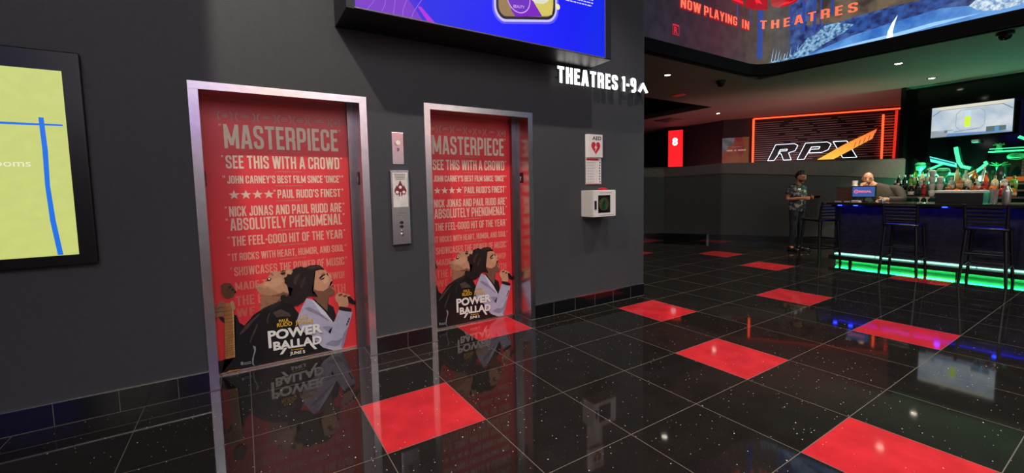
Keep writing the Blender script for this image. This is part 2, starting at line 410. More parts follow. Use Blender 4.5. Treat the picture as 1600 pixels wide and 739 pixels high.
# ---- poster wraps on the lift doors ---------------------------------
ART = {
 'black_jacket': [(-0.548,-0.001),(-0.546,0.115),(-0.506,0.123),(-0.437,0.133),(-0.42,0.422),(-0.426,0.469),(-0.41,0.456),(-0.396,0.396),(-0.384,0.378),(-0.363,0.364),(-0.349,0.382),(-0.331,0.402),(-0.293,0.445),(-0.256,0.465),(-0.238,0.473),(-0.214,0.485),(-0.154,0.507),(-0.091,0.534),(-0.022,0.496),(-0.0,0.448),(0.031,0.393),(0.018,0.34),(0.037,0.225),(0.134,0.16),(0.206,0.058),(0.283,0.018),(0.352,-0.001),(0.35,-0.027)],
 'left_sleeve': [(-0.534,0.473),(-0.51,0.466),(-0.49,0.45),(-0.491,0.404),(-0.512,0.428)],
 'neck_left': [(-0.23,0.604),(-0.237,0.547),(-0.25,0.467),(-0.219,0.483),(-0.163,0.503),(-0.092,0.524),(-0.034,0.553),(-0.029,0.634),(-0.155,0.652)],
 'face_left': [(0.033,0.776),(-0.014,0.78),(-0.052,0.78),(-0.079,0.776),(-0.106,0.772),(-0.128,0.775),(-0.144,0.772),(-0.157,0.775),(-0.164,0.769),(-0.161,0.758),(-0.167,0.75),(-0.177,0.741),(-0.184,0.731),(-0.176,0.724),(-0.169,0.716),(-0.181,0.704),(-0.192,0.704),(-0.203,0.697),(-0.222,0.691),(-0.244,0.685),(-0.263,0.673),(-0.267,0.661),(-0.262,0.642),(-0.253,0.623),(-0.234,0.605),(-0.198,0.586),(-0.147,0.581),(-0.109,0.586),(-0.071,0.58),(-0.001,0.578),(0.028,0.69)],
 'mouth_left': [(-0.185,0.728),(-0.168,0.731),(-0.154,0.718),(-0.164,0.7),(-0.183,0.701),(-0.192,0.705),(-0.177,0.714)],
 'teeth_left': [(-0.181,0.726),(-0.168,0.726),(-0.163,0.715),(-0.173,0.713),(-0.176,0.72)],
 'eye_left': [(-0.092,0.754),(-0.075,0.763),(-0.053,0.762),(-0.05,0.751),(-0.062,0.737),(-0.076,0.74),(-0.069,0.748)],
 'nostril_left': [(-0.163,0.765),(-0.151,0.767),(-0.144,0.758),(-0.134,0.744),(-0.149,0.739),(-0.158,0.753)],
 'beard_left': [(-0.266,0.659),(-0.261,0.639),(-0.251,0.62),(-0.231,0.603),(-0.195,0.585),(-0.143,0.581),(-0.101,0.586),(-0.13,0.615),(-0.173,0.639),(-0.217,0.649),(-0.238,0.665)],
 'ear_left': [(-0.078,0.615),(-0.068,0.631),(-0.037,0.632),(-0.006,0.624),(0.004,0.604),(-0.008,0.588),(-0.04,0.582),(-0.066,0.59)],
 'hair': [(0.002,0.777),(0.032,0.787),(0.066,0.796),(0.095,0.782),(0.136,0.795),(0.184,0.797),(0.216,0.787),(0.242,0.759),(0.25,0.744),(0.214,0.751),(0.178,0.744),(0.162,0.707),(0.163,0.646),(0.141,0.598),(0.153,0.552),(0.187,0.513),(0.147,0.525),(0.112,0.53),(0.091,0.516),(0.07,0.486),(0.025,0.463),(-0.019,0.46),(-0.042,0.483),(-0.078,0.521),(-0.086,0.544),(-0.052,0.557),(-0.017,0.588),(-0.002,0.608),(-0.015,0.626),(-0.043,0.636),(-0.051,0.68),(-0.035,0.705),(-0.001,0.722),(0.015,0.748)],
 'jacket_grey': [(0.097,0.518),(0.131,0.502),(0.155,0.484),(0.184,0.445),(0.237,0.374),(0.295,0.271),(0.31,0.276),(0.35,0.374),(0.401,0.351),(0.463,0.334),(0.447,0.272),(0.422,0.202),(0.389,0.084),(0.363,0.013),(0.336,0.007),(0.288,0.015),(0.206,0.058),(0.15,0.128),(0.125,0.184),(0.075,0.206),(0.029,0.271),(0.013,0.341),(0.034,0.395),(0.063,0.454)],
 'lapel': [(0.131,0.502),(0.155,0.484),(0.184,0.445),(0.237,0.374),(0.3,0.264),(0.255,0.313),(0.205,0.362),(0.172,0.425)],
 'shirt_dark': [(0.142,0.52),(0.155,0.484),(0.184,0.445),(0.237,0.374),(0.3,0.264),(0.324,0.324),(0.307,0.405),(0.261,0.441),(0.255,0.388),(0.214,0.429)],
 'neck_right': [(0.143,0.553),(0.275,0.516),(0.261,0.438),(0.255,0.376),(0.223,0.416),(0.175,0.475)],
 'face_right': [(0.157,0.742),(0.194,0.745),(0.227,0.752),(0.244,0.759),(0.26,0.734),(0.273,0.711),(0.268,0.699),(0.28,0.683),(0.295,0.665),(0.314,0.647),(0.307,0.638),(0.291,0.631),(0.299,0.618),(0.314,0.604),(0.307,0.594),(0.298,0.586),(0.312,0.576),(0.313,0.565),(0.322,0.55),(0.327,0.539),(0.318,0.518),(0.296,0.507),(0.261,0.506),(0.22,0.519),(0.179,0.53),(0.155,0.552),(0.145,0.599),(0.151,0.625),(0.158,0.679)],
 'beard_right': [(0.157,0.588),(0.181,0.571),(0.23,0.559),(0.269,0.581),(0.291,0.583),(0.311,0.565),(0.322,0.55),(0.327,0.539),(0.318,0.518),(0.296,0.507),(0.261,0.506),(0.22,0.518),(0.179,0.528),(0.157,0.548)],
 'lips_right': [(0.276,0.596),(0.299,0.604),(0.315,0.602),(0.308,0.592),(0.314,0.585),(0.297,0.578),(0.278,0.585),(0.266,0.59)],
 'brow_right': [(0.201,0.677),(0.221,0.698),(0.246,0.708),(0.258,0.702),(0.233,0.687),(0.212,0.667)],
 'eye_right': [(0.206,0.661),(0.228,0.674),(0.249,0.68),(0.24,0.663),(0.223,0.659)],
 'brow_right_far': [(0.261,0.709),(0.273,0.713),(0.276,0.705),(0.271,0.69)],
 'ear_shadow_right': [(0.133,0.6),(0.146,0.612),(0.153,0.588),(0.154,0.552),(0.141,0.563)],
 'cuff': [(0.355,0.405),(0.403,0.385),(0.457,0.366),(0.452,0.338),(0.401,0.353),(0.348,0.374)],
 'hand_right': [(0.322,0.489),(0.332,0.514),(0.353,0.526),(0.37,0.529),(0.385,0.519),(0.401,0.516),(0.419,0.504),(0.44,0.497),(0.454,0.482),(0.434,0.471),(0.432,0.434),(0.433,0.405),(0.426,0.385),(0.395,0.392),(0.351,0.403),(0.344,0.434),(0.328,0.455)],
 'finger_gap': [(0.352,0.512),(0.379,0.518),(0.391,0.502),(0.373,0.495),(0.357,0.493)],
 'finger_gap_two': [(0.386,0.493),(0.417,0.498),(0.427,0.484),(0.403,0.476)],
 'microphone': [(0.425,0.48),(0.448,0.481),(0.469,0.452),(0.494,0.419),(0.535,0.396),(0.557,0.394),(0.566,0.385),(0.547,0.374),(0.516,0.384),(0.476,0.403),(0.436,0.424)],
 'guitar_neck': [(-0.478,0.569),(-0.438,0.563),(-0.435,0.453),(-0.443,0.126),(-0.505,0.124),(-0.498,0.298),(-0.491,0.464)],
 'guitar_edge': [(-0.438,0.563),(-0.434,0.562),(-0.429,0.452),(-0.441,0.127),(-0.447,0.125),(-0.437,0.454)],
 'headstock': [(-0.499,0.711),(-0.479,0.726),(-0.452,0.726),(-0.434,0.72),(-0.42,0.691),(-0.404,0.656),(-0.425,0.609),(-0.456,0.601),(-0.479,0.609),(-0.497,0.653)],
 'hand_left': [(-0.545,0.506),(-0.539,0.538),(-0.522,0.576),(-0.508,0.591),(-0.485,0.587),(-0.477,0.561),(-0.48,0.536),(-0.489,0.505),(-0.493,0.472),(-0.515,0.468),(-0.542,0.471)],
 'thumb_left': [(-0.449,0.564),(-0.437,0.583),(-0.424,0.573),(-0.416,0.53),(-0.419,0.509),(-0.437,0.504),(-0.441,0.53)],
 'finger_line': [(-0.531,0.537),(-0.511,0.546),(-0.488,0.536),(-0.488,0.529),(-0.511,0.537),(-0.529,0.527)],
 'finger_line_two': [(-0.537,0.509),(-0.513,0.513),(-0.49,0.505),(-0.491,0.499),(-0.513,0.506),(-0.536,0.501)],
 'collar': [(-0.257,0.464),(-0.223,0.486),(-0.159,0.508),(-0.097,0.525),(-0.099,0.498),(-0.173,0.445),(-0.205,0.473),(-0.236,0.456)],
 'seam': [(-0.173,0.445),(-0.193,0.427),(-0.206,0.386),(-0.204,0.355),(-0.198,0.356),(-0.2,0.385),(-0.187,0.422)],
 'sheen': [(-0.162,0.439),(-0.101,0.455),(-0.042,0.409),(-0.028,0.38),(-0.104,0.393),(-0.135,0.39)],
 'sheen_two': [(-0.356,0.363),(-0.311,0.405),(-0.258,0.447),(-0.251,0.439),(-0.297,0.394),(-0.343,0.335),(-0.395,0.294),(-0.402,0.304)],
 'sheen_three': [(-0.316,0.191),(-0.298,0.179),(-0.295,0.152),(-0.314,0.096),(-0.321,0.045),(-0.311,0.017),(-0.328,0.038),(-0.326,0.081),(-0.308,0.146)],
 'sheen_four': [(-0.336,0.221),(-0.326,0.262),(-0.302,0.309),(-0.277,0.365),(-0.27,0.356),(-0.296,0.291),(-0.32,0.244),(-0.329,0.216)],
 'fold_grey': [(0.072,0.434),(0.108,0.437),(0.164,0.4),(0.22,0.344),(0.276,0.278),(0.251,0.292),(0.186,0.35),(0.115,0.399)],
 'fold_grey_two': [(0.206,0.244),(0.248,0.245),(0.29,0.228),(0.255,0.197),(0.27,0.166),(0.238,0.201)],
 'fold_grey_three': [(0.223,0.082),(0.276,0.108),(0.328,0.097),(0.372,0.116),(0.343,0.056),(0.308,0.045)],
 'fold_grey_four': [(0.373,0.135),(0.398,0.178),(0.421,0.202),(0.389,0.084),(0.363,0.013),(0.351,0.035)],
 'button': [(0.427,0.283),(0.439,0.285),(0.437,0.266),(0.426,0.264)],
 'button_two': [(0.417,0.261),(0.429,0.263),(0.427,0.244),(0.414,0.244)],
 'button_three': [(0.407,0.239),(0.419,0.241),(0.416,0.221),(0.404,0.221)],
 'body_guitar': [(-0.512,0.016),(-0.48,0.029),(-0.418,0.022),(-0.41,0.014),(-0.46,0.011),(-0.509,0.008)],
 'rating': [(-0.429,0.071),(-0.409,0.062),(-0.413,0.044),(-0.425,0.045)],
 'rating_bar': [(-0.405,0.064),(-0.366,0.06),(-0.362,0.045),(-0.404,0.048)],
}
red_print = M('poster_red', (222, 54, 58), .32, nscale=6, namp=.03)
PM = {k: M('print_'+k, c, .35, nscale=25, namp=a) for k, c, a in [
 ('black',(17,14,13),.3),('leather',(38,31,27),.35),('sheen',(74,62,52),.3),('skin_a',(192,140,104),.08),('skin_a_dark',(150,104,74),.12),('skin_b',(200,146,110),.08),('skin_b_dark',(118,80,60),.15),
 ('skin_line',(110,70,50),.1),('hair',(30,22,19),.4),('eye',(58,38,30),.1),('mouth',(86,28,26),.1),('teeth',(226,216,200),.05),('lips',(150,84,74),.1),
 ('grey',(172,168,186),.07),('grey_fold',(136,132,150),.08),('grey_light',(204,202,214),.05),('shirt',(24,20,22),.2),('wood',(172,116,58),.2),('wood_edge',(214,180,122),.1),('headstock',(98,62,38),.15),
 ('white',(228,226,214),.03),('yellow',(222,176,52),.06),('peg',(20,16,14),.1),('faint',(150,150,150),.1)]}
FIG_L = [('black_jacket','black'),('left_sleeve','leather'),('sheen_two','sheen'),('sheen_four','sheen'),('sheen_three','faint'),('neck_left','skin_a_dark'),('face_left','skin_a'),('beard_left','skin_a_dark'),('nostril_left','skin_a_dark'),('mouth_left','mouth'),('teeth_left','teeth'),('eye_left','eye'),('ear_left','skin_a'),('collar','leather'),('sheen','sheen'),('seam','sheen')]
FIG_R = [('jacket_grey','grey'),('fold_grey','grey_fold'),('fold_grey_two','grey_fold'),('fold_grey_three','grey_fold'),('fold_grey_four','grey_fold'),('shirt_dark','shirt'),('lapel','grey_light'),('neck_right','skin_b_dark'),('face_right','skin_b'),('beard_right','skin_b_dark'),('lips_right','lips'),('brow_right','hair'),('eye_right','eye'),('brow_right_far','hair'),('ear_shadow_right','skin_b_dark'),('hair','hair'),('cuff','shirt'),('hand_right','skin_b'),('finger_gap','skin_line'),('finger_gap_two','skin_line'),('button','eye'),('button_two','eye'),('button_three','eye')]
ART['hair_lock'] = [(-.051,.66),(-.064,.675),(-.056,.695),(-.066,.715),(-.045,.722),(-.035,.745),(-.012,.735),(.005,.76),(.03,.765),(.02,.72),(.0,.68),(-.02,.655),(-.035,.645)]
ART['hair_lock_two'] = [(-.042,.483),(-.088,.515),(-.10,.545),(-.083,.552),(-.092,.57),(-.07,.575),(-.052,.557),(-.02,.56),(.0,.53),(-.01,.49)]
ART['hair_light'] = [(.10,.775),(.15,.787),(.20,.785),(.235,.762),(.20,.768),(.15,.765)]
ART['hair_light_two'] = [(.01,.70),(.04,.735),(.07,.745),(.05,.715),(.03,.68),(.02,.64),(.0,.66)]
ART['hair_light_three'] = [(.06,.60),(.09,.66),(.10,.71),(.075,.68),(.05,.63)]
ART['cheek_left'] = [(-.19,.70),(-.14,.715),(-.09,.72),(-.07,.69),(-.09,.655),(-.14,.64),(-.19,.655),(-.215,.675)]
ART['brow_left'] = [(-.092,.768),(-.07,.778),(-.045,.775),(-.06,.767)]
ART['forehead_light'] = [(-.03,.776),(.0,.765),(.01,.735),(-.015,.725),(-.035,.745),(-.045,.765)]
ART['jaw_shade'] = [(-.10,.588),(-.07,.60),(-.04,.578),(.0,.578),(.03,.62),(.0,.575),(-.03,.553),(-.09,.56),(-.16,.575),(-.15,.583)]
ART['neck_shade'] = [(-.06,.57),(-.03,.553),(-.092,.524),(-.14,.508),(-.11,.54)]
ART['cheek_right'] = [(.235,.70),(.27,.70),(.285,.67),(.27,.63),(.245,.62),(.225,.65)]
ART['nose_right'] = [(.272,.715),(.285,.705),(.297,.69),(.305,.672),(.292,.668),(.285,.68)]
ART['brow_shade'] = [(.215,.715),(.245,.722),(.26,.712),(.235,.70),(.22,.698)]
PM['skin_a_light'] = M('print_skin_a_light', (204,154,116), .35, nscale=25, namp=.06); PM['skin_b_light'] = M('print_skin_b_light', (212,160,124), .35, nscale=25, namp=.06)
PM['skin_b_mid'] = M('print_skin_b_mid', (166,116,86), .35, nscale=25, namp=.08); PM['hair_soft'] = M('print_hair_soft', (62,46,38), .35, nscale=40, namp=.3)
PM['skin_a_mid'] = M('print_skin_a_mid', (172,122,88), .35, nscale=25, namp=.08)
FIG_L = FIG_L[:6]+[('neck_shade','skin_b_dark')]+[FIG_L[6],('cheek_left','skin_a_light'),('forehead_light','skin_a_light'),('jaw_shade','skin_b_dark'),('beard_left','skin_a_mid')]+FIG_L[8:12]+[('brow_left','eye')]+FIG_L[12:]
i_ = [k for k, _ in FIG_R].index('lips_right'); FIG_R[i_:i_] = [('cheek_right','skin_b_light'),('nose_right','skin_b_light'),('brow_shade','skin_b_mid')]
i_ = [k for k, _ in FIG_R].index('hair'); FIG_R[i_+1:i_+1] = [('hair_lock','hair'),('hair_lock_two','hair'),('hair_light','hair_soft'),('hair_light_two','hair_soft'),('hair_light_three','hair_soft')]
FIG_M = [('microphone','black')]
FIG_G = [('body_guitar','wood'),('guitar_neck','wood'),('guitar_edge','wood_edge'),('headstock','headstock')]
FIG_H = [('hand_left','skin_a_dark'),('finger_line','skin_line'),('finger_line_two','skin_line'),('thumb_left','skin_a')]

def quote_col(t):       # ink runs from cream at the top of the sheet to salmon lower down
    a, b = (222, 206, 178), (214, 96, 78)
    return tuple(a[i]+(b[i]-a[i])*t for i in range(3))
QUOTES = [  # words, left, right, baseline, cap height, ink
 ('MASTERPIECE', -.412, .413, 1.771, .185, .0), ('SEE THIS WITH A CROWD', -.412, .416, 1.616, .102, .05),
 ("JOHN CARNEY'S BEST FILM SINCE 'ONCE'", -.410, .418, 1.499, .062, .08), ("PAUL RUDD'S FINEST", -.073, .413, 1.376, .070, .12),
 ('NICK JONAS AND PAUL RUDD ARE', -.412, .416, 1.242, .080, .18), ('ABSOLUTELY PHENOMENAL', -.411, .414, 1.132, .096, .22),
 ('THE FEEL-GOOD HIT OF THE YEAR', -.408, .412, 1.009, .077, .34), ('IT ROCKS WITH HEART, HUMOR, AND SOUL', -.413, .417, .892, .060, .5),
 ('SHOWCASES THE POWER OF MUSIC', -.407, .417, .771, .071, .62), ('MADE TO', -.407, -.15, .656, .063, .78), ('CROWD!', .205, .411, .651, .063, .78),
 ('THE E', -.409, -.225, .530, .080, .9), ('WITH', .255, .416, .527, .073, .9), ('W', -.411, -.332, .440, .068, 1.0), ('E', -.322, -.284, .440, .068, 1.0)]

def poster(c, label):
    yb = .519
    def P(x, z, k=0): return (c+x, yb-.0006-k*.00016, z)
    sheet = MB().box(c-.538, c+.488, yb-.0006, yb-.0001, .012, 2.146).build('poster', red_print)
    tag(sheet, label, 'poster', None)
    def art(name, lst, k0):
        mats = []; mb = MB()
        for i, (key, mk) in enumerate(lst):
            if PM[mk] not in mats: mats.append(PM[mk])
            mb.cur = mats.index(PM[mk])
            pts = [(max(-.536, min(.536 if key == 'microphone' else .487, x)), max(.013, z)) for x, z in ART[key]]
            bm = bmesh.new(); vs = [bm.verts.new(P(x, z, k0+i)) for x, z in pts]; f = bm.faces.new(vs)
            bmesh.ops.triangulate(bm, faces=[f], ngon_method='EAR_CLIP'); mb.bm(bm)
        return mb.build(name, mats, sheet)
    for body, x0, x1, zb, h, t in QUOTES:
        m = M('quote_ink_%02d' % int(t*100), quote_col(t), .4, nscale=20, namp=.04)
        fn = (lambda x, y, n=0.0, x0=x0, zb=zb: Vector(P(x0+x, zb+y, 1))-Vector((0, n, 0)))
        wd = x1-x0
        n = len(body.replace(' ', ''))
        block_lettering('quote_lettering', body, fn, wd, h, m, sheet)
        if body not in ('CROWD!', 'WITH', 'THE E', 'W', 'E', 'MADE TO'):
            mark = MB()   # opening and closing quotation ticks
            for s in (x0-.028, x0-.019, x1+.010, x1+.019):
                mark.poly([P(s, zb+h, 1), P(s+.006, zb+h, 1), P(s+.004, zb+h-.016, 1), P(s+.001, zb+h-.016, 1)])
            each(mark, 'quotation_mark', m, sheet)
    # four stars
    st = MB()
    for k in range(4):
        cx, cz, R = -.372+k*.079, 1.410, .039
        pts = [(cx+R*(1 if q % 2 == 0 else .40)*math.sin(PI*q/5), cz+R*(1 if q % 2 == 0 else .40)*math.cos(PI*q/5)) for q in range(10)]
        st.poly([P(x, z, 1) for x, z in pts])
    each(st, 'rating_star', MATS['quote_ink_11'] if 'quote_ink_11' in MATS else MATS['quote_ink_12'], sheet)
    # festival laurels
    lm = M('laurel_ink', (196, 150, 136), .4)
    for x0, x1 in ((-.442,-.350),(-.327,-.199),(-.182,-.053),(-.039,.058),(.073,.174),(.188,.349),(.362,.437)):
        lb = MB(); cz = 2.018-.006*(x0+.44)
        for side in (-1, 1):
            cx = (x0+x1)/2; hw = (x1-x0)/2
            for q in range(7):
                a = -1.15+q*.38
                ex, ez = cx+side*(hw-.018+.018*math.cos(a)), cz+.032*math.sin(a)
                lb.poly([P(ex+side*dx, ez+dz, 1) for dx, dz in ((-.007,-.002),(-.001,-.008),(.005,.001),(0,.008))])
        for q in range(3 if x1-x0 < .11 else 2):
            ww = (x1-x0)*.24*(1 if q == 1 else .7)
            zz = cz+.014-q*.013
            lb.poly([P(cx-ww, zz-.003, 1), P(cx+ww, zz-.003, 1), P(cx+ww, zz+.003, 1), P(cx-ww, zz+.003, 1)])
        lb.build('festival_laurel', lm, sheet)
    # small credit rows under the quotes
    for zc in (1.752, 1.592, 1.477, 1.354, 1.112, .987, .870):
        x = -.085; cr = MB()
        while x < .10:
            ww = random.uniform(.012, .03); cr.poly([P(x, zc-.004, 1), P(x+ww, zc-.004, 1), P(x+ww, zc+.004, 1), P(x, zc+.004, 1)]); x += ww+.003
        cr.build('credit_row', M('credit_ink', (190, 110, 96), .4), sheet)
    art('printed_singer', FIG_L, 2)
    art('printed_singer', FIG_R, 23)
    art('printed_microphone', FIG_M, 56)
    g = art('printed_guitar', FIG_G, 56)
    mb = MB()                                  # frets and pegs
    (xa, za), (xb, zb_) = (-.47, .515), (-.47, .15)
    q = 0
    for i in range(17):
        z = .535-.4*(1-.955**i)/(1-.955**17)
        mb.poly([P(-.485-.02*(.535-z)/.4, z, 62), P(-.425-.012*(.535-z)/.4, z+.004, 62), P(-.425-.012*(.535-z)/.4, z+.0065, 62), P(-.485-.02*(.535-z)/.4, z+.0025, 62)])
    each(mb, 'fret', PM['headstock'], g)
    pg = MB()
    for px, pz in ((-.441,.690),(-.424,.668),(-.410,.646)):
        pg.poly([P(px+.009*math.cos(a*PI/4), pz+.009*math.sin(a*PI/4), 62) for a in range(8)])
    each(pg, 'tuning_peg', PM['peg'], g)
    art('printed_hand', FIG_H, 63)
    # title block
    def line(nm, body, x0, x1, z0, h, slant, mk, bold=.05, k=70, fat=0.0):
        fn = lambda x, y, n=0.0: Vector(P(x0+x, z0+y+slant*x, k))-Vector((0, n, 0))
        lettering(nm, body, fn, x1-x0, h, PM[mk], sheet, bold=bold, fat=fat)
    line('title_lettering', 'POWER', -.207, .206, .208, .082, -.022, 'white', .04)
    MB().poly([P(-.207,.208,71), P(-.185,.208,71), P(-.186,.145,71), P(-.206,.145,71)]).build('title_lettering', PM['white'], sheet)
    line('title_lettering', 'BALLAD', -.173, .197, .118, .074, -.05, 'white', .04)
    MB().poly([P(-.095,.125,71), P(-.070,.125,71), P(-.108,.075,71), P(-.130,.075,71)]).poly([P(.100,.112,71), P(.124,.112,71), P(.155,.062,71), P(.135,.062,71)]).build('title_lettering', PM['white'], sheet)
    line('name_lettering', 'PAUL', -.121, -.045, .344, .027, -.005, 'yellow', .015)
    line('name_lettering', 'RUDD', -.137, -.025, .309, .033, -.03, 'yellow', .022)
    line('name_lettering', 'NICK', .032, .103, .345, .026, -.01, 'yellow', .015)
    line('name_lettering', 'JONAS', -.001, .138, .306, .035, -.07, 'yellow', .022)
    line('date_lettering', 'IN THEATERS', -.044, .05, .090, .010, -.08, 'yellow', .03)
    line('date_lettering', 'JUNE 5', -.055, .060, .055, .026, -.08, 'white', .03)
    mb = MB()
    for x, z, ww, hh in ((-.405,.052,.016,.026),(-.385,.062,.05,.006),(-.385,.05,.05,.006)): mb.poly([P(x,z,70),P(x+ww,z,70),P(x+ww,z+hh,70),P(x,z+hh,70)])
    mb.build('rating_box', PM['faint'], sheet)
    return sheet
poster(D1-.002, 'red film poster covering the near left lift door, guitar visible at its left edge')
poster(D1-.002+1.697, 'red film poster covering the far right lift door, above the red floor tile')

# ================================================================== THINGS ON THE LIFT WALL
def rrect(x0, x1, z0, z1, r, n=6):
    pts = []
    for cx, cz, a0 in ((x1-r,z1-r,0),(x0+r,z1-r,90),(x0+r,z0+r,180),(x1-r,z0+r,270)):
        for k in range(n+1):
            a = math.radians(a0+90*k/n); pts.append((cx+r*math.cos(a), cz+r*math.sin(a)))
    return pts
def disc_pts(cx, cz, rx, rz=None, n=28): 
    rz = rz or rx; return [(cx+rx*math.cos(2*PI*k/n), cz+rz*math.sin(2*PI*k/n)) for k in range(n)]
def ring_mb(outer, inner, fn, mb=None):
    mb = mb or MB(); n = len(outer)
    return mb.add([fn(*p) for p in outer]+[fn(*p) for p in inner], [(i, (i+1) % n, (i+1) % n+n, i+n) for i in range(n)])

# intercom plate
y = YW-.006
ip = MB().bevbox(.537, .640, y, YW, 1.648, 1.925, .003).build('intercom_plate', steel_v)
tag(ip, 'small brushed steel plate with one round white button, above the taller call panel', 'intercom')
MB().tube([(.589,y+.001,1.835),(.589,y-.007,1.835)], .027, 20).build('button_ring', steel_h, ip)
MB().tube([(.589,y-.006,1.835),(.589,y-.011,1.835)], .020, 20).build('call_button', M('white_button',(232,224,206),.4), ip)
mb = MB()
for k,(a,b) in enumerate(((-.012,.010),(-.005,.012),(-.010,.004))): mb.box(.589+a, .589+b, y-.0012, y, 1.782-.010*k, 1.788-.010*k)
mb.build('bell_symbol', black_m, ip)
# hall call panel
y = YW-.034
cp = MB().bevbox(.503, .668, y, YW, .945, 1.596, .005).build('lift_call_panel', steel_v)
tag(cp, 'tall steel lift call panel with red flame fire sign and black buttons, between the doors', 'call panel')
MB().box(.515, .656, y-.002, y+.001, 1.175, 1.585).build('cover_plate', steel('steel_green_panel',(186,192,184),.24,2), cp)
MB().box(.515, .656, y-.0022, y, .962, 1.170).build('button_plate', steel_v, cp)
fp = MB().box(.520, .651, y-.004, y-.002, 1.275, 1.575).build('fire_placard', M('placard_white',(214,208,196),.35), cp)
flame = M('flame_red',(120,26,34),.4)
def flame_pts(cx, cz, s): return [(cx+s*x, cz+s*z) for x, z in ((0,1),(.16,.62),(.30,.38),(.34,.1),(.2,-.22),(0,-.42),(-.2,-.22),(-.34,.1),(-.30,.38),(-.16,.62))]
fm = MB()
for cx, cz, s in ((.5855,1.425,.085),(.553,1.405,.062),(.618,1.405,.062),(.5855,1.385,.062)):
    fm.poly([(x, y-.0045-.0002*s*10, z) for x, z in flame_pts(cx, cz, s)])
fm.build('flame_symbol', flame, fp)
wm = MB()
for cx, cz in ((.5855,1.448),(.556,1.405),(.615,1.405)): wm.poly([(x, y-.0058, z) for x, z in disc_pts(cx, cz, .013)])
wm.poly([(x, y-.0058, z) for x, z in ((.581,1.405),(.590,1.405),(.592,1.345),(.585,1.335),(.579,1.345))])
wm.build('placard_symbols', M('placard_white_ink',(226,222,214),.4), fp)
tx = MB()
for k in range(4): tx.box(.535+.004*k, .636-.004*k, y-.0045, y-.004, 1.556-.014*k, 1.562-.014*k)
tx.build('placard_rows', M('grey_ink',(110,100,100),.5), fp)
tx = MB()
for k in range(2): tx.box(.54, .63, y-.0027, y-.002, 1.222-.02*k, 1.226-.02*k)
tx.build('engraved_rows', M('grey_ink',(110,100,100)), cp)
for z in (1.140, 1.105): MB().tube([(.585,y,z),(.585,y-.012,z)], .014, 18).build('key_hole', black_m, cp)
for z, r in ((1.068,.008),(1.035,.015)): MB().lathe([(r,0),(r,.006),(r*.6,.009),(.001,.010)], n=18).build('push_button', steel_h, cp, True).matrix_local = Matrix.Translation((.585,y-.002,z)) @ Matrix.Rotation(PI/2,4,'X')

# AED sign, instructions, cabinet
white_m = M('white_enamel',(222,214,204),.35, namp=.03)
sg = MB().add([(2.772,YW,1.757),(3.012,YW,1.757),(3.012,YW,2.02),(2.772,YW,2.02),(2.792,YW-.032,1.757),(3.012,YW-.032,1.757),(3.012,YW-.032,2.02),(2.792,YW-.032,2.02)],
   [(3,2,1,0),(4,5,6,7),(0,1,5,4),(1,2,6,5),(2,3,7,6),(3,0,4,7)]).build('aed_sign', white_m)
tag(sg, 'white AED sign with a red heart and lightning bolt, mounted above the instruction sheet', 'sign')
fn = wall_fn(2.852, 1.955, YW-.0325); lettering('aed_lettering', 'AED', fn, .140, .044, black_m, sg, bold=.02)
hp = []
for k in range(40):
    t = 2*PI*k/40; hx_ = 16*math.sin(t)**3; hz_ = 13*math.cos(t)-5*math.cos(2*t)-2*math.cos(3*t)-math.cos(4*t); hp.append((2.905+hx_*.0044, 1.872+hz_*.0052))
MB().poly([(x, YW-.0326, z) for x, z in hp]).build('heart_symbol', M('heart_red',(196,32,44),.4), sg)
MB().poly([(2.905+x, YW-.0332, 1.868+z) for x, z in ((.012,.046),(-.024,-.004),(-.004,-.004),(-.014,-.046),(.026,.010),(.006,.010))]).build('lightning_bolt', white_m, sg)
ins = MB().box(2.772, 3.008, YW-.012, YW, 1.447, 1.755).build('instruction_sheet', white_m)
tag(ins, 'white sheet of small printed steps with red bars, hung under the heart sign', 'instruction sheet')
mb = MB().box(2.776, 2.965, YW-.0128, YW-.012, 1.722, 1.745).box(2.776, 3.004, YW-.0128, YW-.012, 1.449, 1.456); mb.build('red_bar', M('heart_red',(196,32,44)), ins)
mb = MB()
for k in range(8):
    zz = 1.70-.032*k
    for q in range(2): mb.box(2.785, 2.785+random.uniform(.10,.155), YW-.0128, YW-.012, zz-.010*q, zz-.010*q+.004)
mb.build('step_rows', M('pale_grey_ink',(170,160,156)), ins)
mb = MB()
for k in range(8):
    zz = 1.70-.032*k; mb.poly([(x, YW-.0128, z) for x, z in disc_pts(2.985+random.uniform(-.004,.004), zz, .009, .011, 8)])
mb.build('step_pictures', M('dark_ink',(50,46,50)), ins)
cy = YW-.2
cab = MB()
cab.bevbox(2.703, 3.052, cy+.012, YW, 1.079, 1.378, .004)
cb = cab.build('aed_cabinet', white_m); tag(cb, 'white wall cabinet holding a defibrillator behind a small window, red lamp on top', 'cabinet')
dr = MB(); o = [(2.706,1.082),(3.049,1.082),(3.049,1.375),(2.706,1.375)]; i_ = [(2.776,1.122),(2.968,1.122),(2.968,1.322),(2.776,1.322)]
for yy in (cy, cy+.011): ring_mb(o, i_, lambda x, z, yy=yy: (x, yy, z), dr)
for L_ in (o, i_):
    for k in range(4):
        a, b = L_[k], L_[(k+1) % 4]; dr.add([(a[0],cy,a[1]),(b[0],cy,b[1]),(b[0],cy+.011,b[1]),(a[0],cy+.011,a[1])], [(0,1,2,3)])
door = dr.build('door', white_m, cb)
MB().box(2.72, 2.748, cy-.006, cy+.001, 1.165, 1.262).build('handle', black_m, door)
MB().box(2.776, 2.968, cy+.0118, cy+.0135, 1.122, 1.322).build('window_backing', M('cabinet_dark',(48,40,30),.6), cb)
MB().box(2.776, 2.968, cy+.003, cy+.005, 1.122, 1.322).build('window_pane', M('clear_glass',(235,240,240),.02,trans=1.0), door)
mb = MB()
